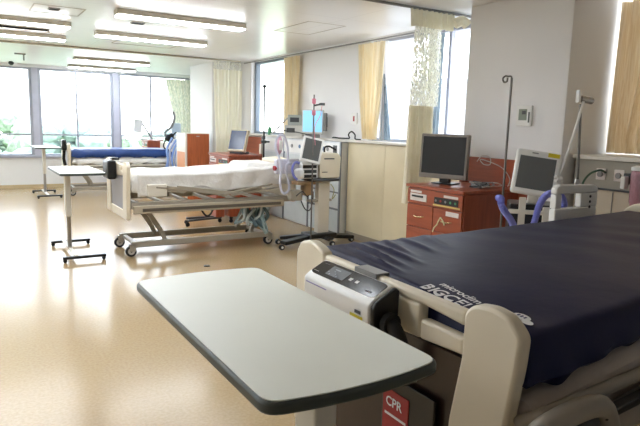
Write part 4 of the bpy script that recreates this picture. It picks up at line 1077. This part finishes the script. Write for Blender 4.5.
t = thing('humidifier', 'white humidifier chamber clamped beside the middle ventilator screen', 'humidifier', (3.60, 6.30, .88))
q = MB(); q.lathe([(.05,0), (.065,.02), (.065,.10), (.05,.12), (.025,.13)], (-.05,-.05,0)); q.build('chamber', WHITEP, t, smooth=True)
q = MB(); q.box(-.34,.0,.0,.07,.06,.24); q.build('heater_body', mat('pale_lilac_body', (.80,.79,.84), .4), t, bevel=.015)
q = MB(); q.lathe([(.03,0), (.03,.03)], (-.36,.03,.13), 'X', 12); plabel(q.build('knob', REDC, t, smooth=True), 'red knob')
q = MB(); q.bar((-.0,.05,.15), (.09,.08,.15), .03, .03); q.build('clamp', DGREY, t)
t = thing('transducer_pouch', 'pink and white pouch hanging inside pale tube loop', 'pouch', (3.31, 6.33, 1.17))
q = MB(); 
pts = [(0.045*math.sin(k_/10*PI)**.7*math.cos(0)+.002, k_/10*.24) for k_ in range(11)]
q.lathe(pts, (0,0,0), 'Z', 16); q.build('body', mat('dusty_pink', (.78,.62,.68), .5), t, smooth=True)
q = MB(); q.box(-.02,.02,-.05,-.035,.06,.18); q.build('label_patch', WHITEP, t, bevel=.004)
q = MB(); q.tube([(0,0,.24), (.06,.02,.30), (.27,.03,.28), (.37,-.13,.25)], .006, 6); q.build('hanger', DGREY, t, smooth=True)
q = MB(); q.lathe([(.03,0), (.035,.02), (.035,.10), (.015,.13), (.015,.15)], (4.38, 8.72, 1.361)); tag(q.build('bottle', GREENP, smooth=True), 'small green bottle standing on ledge by thin pole', 'bottle')
# slim pole clamped on the wall rail
t = thing('wall_pole', 'slim dark pole with ball top clamped to ledge before window', 'pole', (4.36, 8.9, 0))
q = MB(); q.tube([(0,0,.55), (0,0,2.13)], .015, 10); q.build('rod', DGREY, t, smooth=True)
q = MB(); q.lathe([(.005,0), (.035,.03), (.035,.05), (.005,.07)], (0,0,2.12)); q.build('ball_top', DGREY, t, smooth=True)
q = MB(); q.tube([(.18,.0,1.24), (-.05,0,1.24)], .016, 8); q.obox((0,0,1.24), (.07,.06,.05)); q.obox((0,0,1.31), (.04,.04,.06)); q.build('clamp', DGREY, t, bevel=.004)
q = MB(); q.box(-.04,.02,.02,.1,.0,1.2); q.build('lower_case', IVORY, t, bevel=.004)

# tilted terminal on cabinet 2
t = monitor((3.74, 8.62, 1.057), math.radians(-60), .33, .36, 'tilted beige touch terminal on cabinet behind middle bed', mat('blue_grey_screen', (.22,.27,.38), .2), -.30, mat('beige_case', (.80,.76,.66), .4), .06, False, .03)
q = MB(); q.box(-.12,.12,-.02,.18,0,.03); q.box(-.06,.06,.06,.13,.03,.22); q.build('foot', DGREY, t, bevel=.004)

# far corner devices
t = thing('tilted_monitor', 'tilted white screen on grey arm beyond blue mattress', 'monitor', (3.82, 13.6, 1.112))
q = MB(); q.tube([(-.02,0,.0), (-.14,0,.18), (-.28,-.02,.40)], .020, 8); q.box(-.07,.05,-.06,.06,0,.015); q.build('arm', GREYP, t, smooth=True)
q = MB(); q.obox((-.36,-.05,.30), (.19,.03,.30), rotm(0,.12,0)); q.build('screen', WHITEP, t, bevel=.01)
q = MB(); q.obox((-.55,0,-.02), (.22,.12,.02)); q.bar((-.45,0,-.02), (-.05,0,.008), .03, .015); q.build('shelf', GREYP, t)
t = thing('headside_equipment', 'white and black equipment stand at head of farthest bed', 'equipment', (4.10, 12.85, 0))
q = MB(); q.box(-.14,.14,-.12,.14,.05,1.22); q.build('cabinet', WHITEP, t, bevel=.02)
q = MB(); q.box(-.10,.10,-.10,.10,1.221,1.50); q.build('head_unit', mat('pale_blue_grey', (.74,.80,.86), .4), t, bevel=.02)
q = MB(); q.tube(smoothpath([(-.14,-.05,1.1), (-.25,-.06,1.28), (-.12,-.10,1.42), (-.05,-.1,1.62), (-.08,-.1,1.75)], 5), .028, 8); q.build('pole_arm', GREYP, t, smooth=True)
q = MB(); q.box(-.13,.13,-.18,-.06,0,.049); q.build('foot', DGREY, t)
t = thing('equipment_bag', 'black bag and cords slung over head of farthest bed', 'bag', (3.88, 12.55, .98))
q = MB(); q.obox((0,0,.18), (.20,.10,.14), rotm(0,.5,0)); q.obox((.02,0,.24), (.12,.12,.10), rotm(0,-.6,0)); q.build('pouch', BLACKM, t, bevel=.03, bseg=3)
q = MB(); q.tube(smoothpath([(-.08,0,.18), (-.14,0,.02), (-.04,0,-.1)], 4), .015, 6); q.tube(smoothpath([(.06,0,.24), (.14,0,.32), (.18,0,.26)], 4), .015, 6); q.build('strap', BLACKM, t, smooth=True)
t = thing('blue_tubing', 'light blue tubing and cloth hanging beside head of farthest bed', 'tubing', (3.86, 12.24, .40))
rnd = random.Random(12)
for i in range(7):
    q = MB(); x0 = -.16+.05*i
    q.tube(smoothpath([(x0+.15, .05, .78+rnd.uniform(-.05,.08)), (x0+rnd.uniform(-.06,.06), 0, .55), (x0+rnd.uniform(-.08,.08), rnd.uniform(-.04,.03), .3), (x0+rnd.uniform(-.05,.05), 0, .02+rnd.uniform(0,.15))], 5), .022, 8)
    q.build('tube', [SHOE, PALET, SHOE][i % 3], t, smooth=True)
# pale box beside the far pillar foot / wheel stand under cabinet 2 is part of the cabinet casters
t = thing('dark_wheeled_stand', 'dark wheeled stand on floor beyond the middle bed', 'stand', (2.98, 8.32, 0))
q = MB(); q.bar((-.18,-.08,.09), (.4,.05,.09), .05, .03); q.bar((-.12,.15,.09), (.4,.15,.09), .05, .03); ba = q.build('base', DGREY, t, bevel=.006)
q = MB(); q.box(.30,.44,.0,.2,.10,.55); q.build('case', REDWOOD, t, bevel=.006)
for x, y in ((-.18,-.08), (-.12,.15), (.4,.1)): q = MB(); q.lathe([(.028,-.015), (.034,0), (.028,.015)], (x, y, .034), 'Y', 12); q.build('caster', BLACKM, ba, smooth=True)

# ------------------------------------------------------------------ light
w = bpy.data.worlds.new('World'); S.world = w; w.use_nodes = True
nt = w.node_tree; bg = nt.nodes['Background']
tc = nt.nodes.new('ShaderNodeTexCoord'); sp = nt.nodes.new('ShaderNodeSeparateXYZ'); rp = nt.nodes.new('ShaderNodeValToRGB')
nt.links.new(tc.outputs['Generated'], sp.inputs[0]); nt.links.new(sp.outputs['Z'], rp.inputs['Fac']); nt.links.new(rp.outputs['Color'], bg.inputs['Color'])
rp.color_ramp.elements[0].position = 0; rp.color_ramp.elements[0].color = (.96,.98,1,1)
rp.color_ramp.elements[1].position = .6; rp.color_ramp.elements[1].color = (.72,.84,1,1)
bg.inputs['Strength'].default_value = 3.5
sun = bpy.data.lights.new('sun', 'SUN'); sun.energy = 3.5; sun.angle = .02; so = bpy.data.objects.new('sun', sun); COL.objects.link(so)
so.rotation_euler = (math.radians(42), 0, math.radians(-20))
def portal(name, loc, rot, sx_, sy_):
    l = bpy.data.lights.new(name, 'AREA'); l.shape = 'RECTANGLE'; l.size = sx_; l.size_y = sy_; l.cycles.is_portal = True
    o = bpy.data.objects.new(name, l); COL.objects.link(o); o.location = loc; o.rotation_euler = rot
portal('portal_far', (.65, FY+.22, 1.65), (-PI/2, 0, 0), 8.6, 1.95)
portal('portal_b', (WX+.25, 5.2, 2.0), (0, PI/2, 0), 1.3, 2.2)
portal('portal_a', (WX+.25, 9.29, 2.0), (0, PI/2, 0), 1.3, 1.38)
portal('portal_c', (RX+.25, 2.0, 2.0), (0, PI/2, 0), 1.3, 2.0)

# ------------------------------------------------------------------ camera
cam = bpy.data.cameras.new('camera'); co = bpy.data.objects.new('camera', cam); COL.objects.link(co); S.camera = co
cam.sensor_fit = 'HORIZONTAL'; cam.sensor_width = 36; cam.lens = 580/640*36; cam.clip_start = .05; cam.clip_end = 500
cX = Vector((.85187166,-.52306482,.02679292)); cD = Vector((-.05610471,-.14199544,-.98827605)); cF = Vector((.52073691,.84038116,-.15030829))
R = Matrix((cX, -cD, -cF)).transposed()
co.matrix_world = Matrix.Translation((0,0,1.55)) @ R.to_4x4()
S.view_settings.view_transform = 'Standard'; S.view_settings.look = 'None'; S.view_settings.gamma = 1; S.view_settings.exposure = 1.15
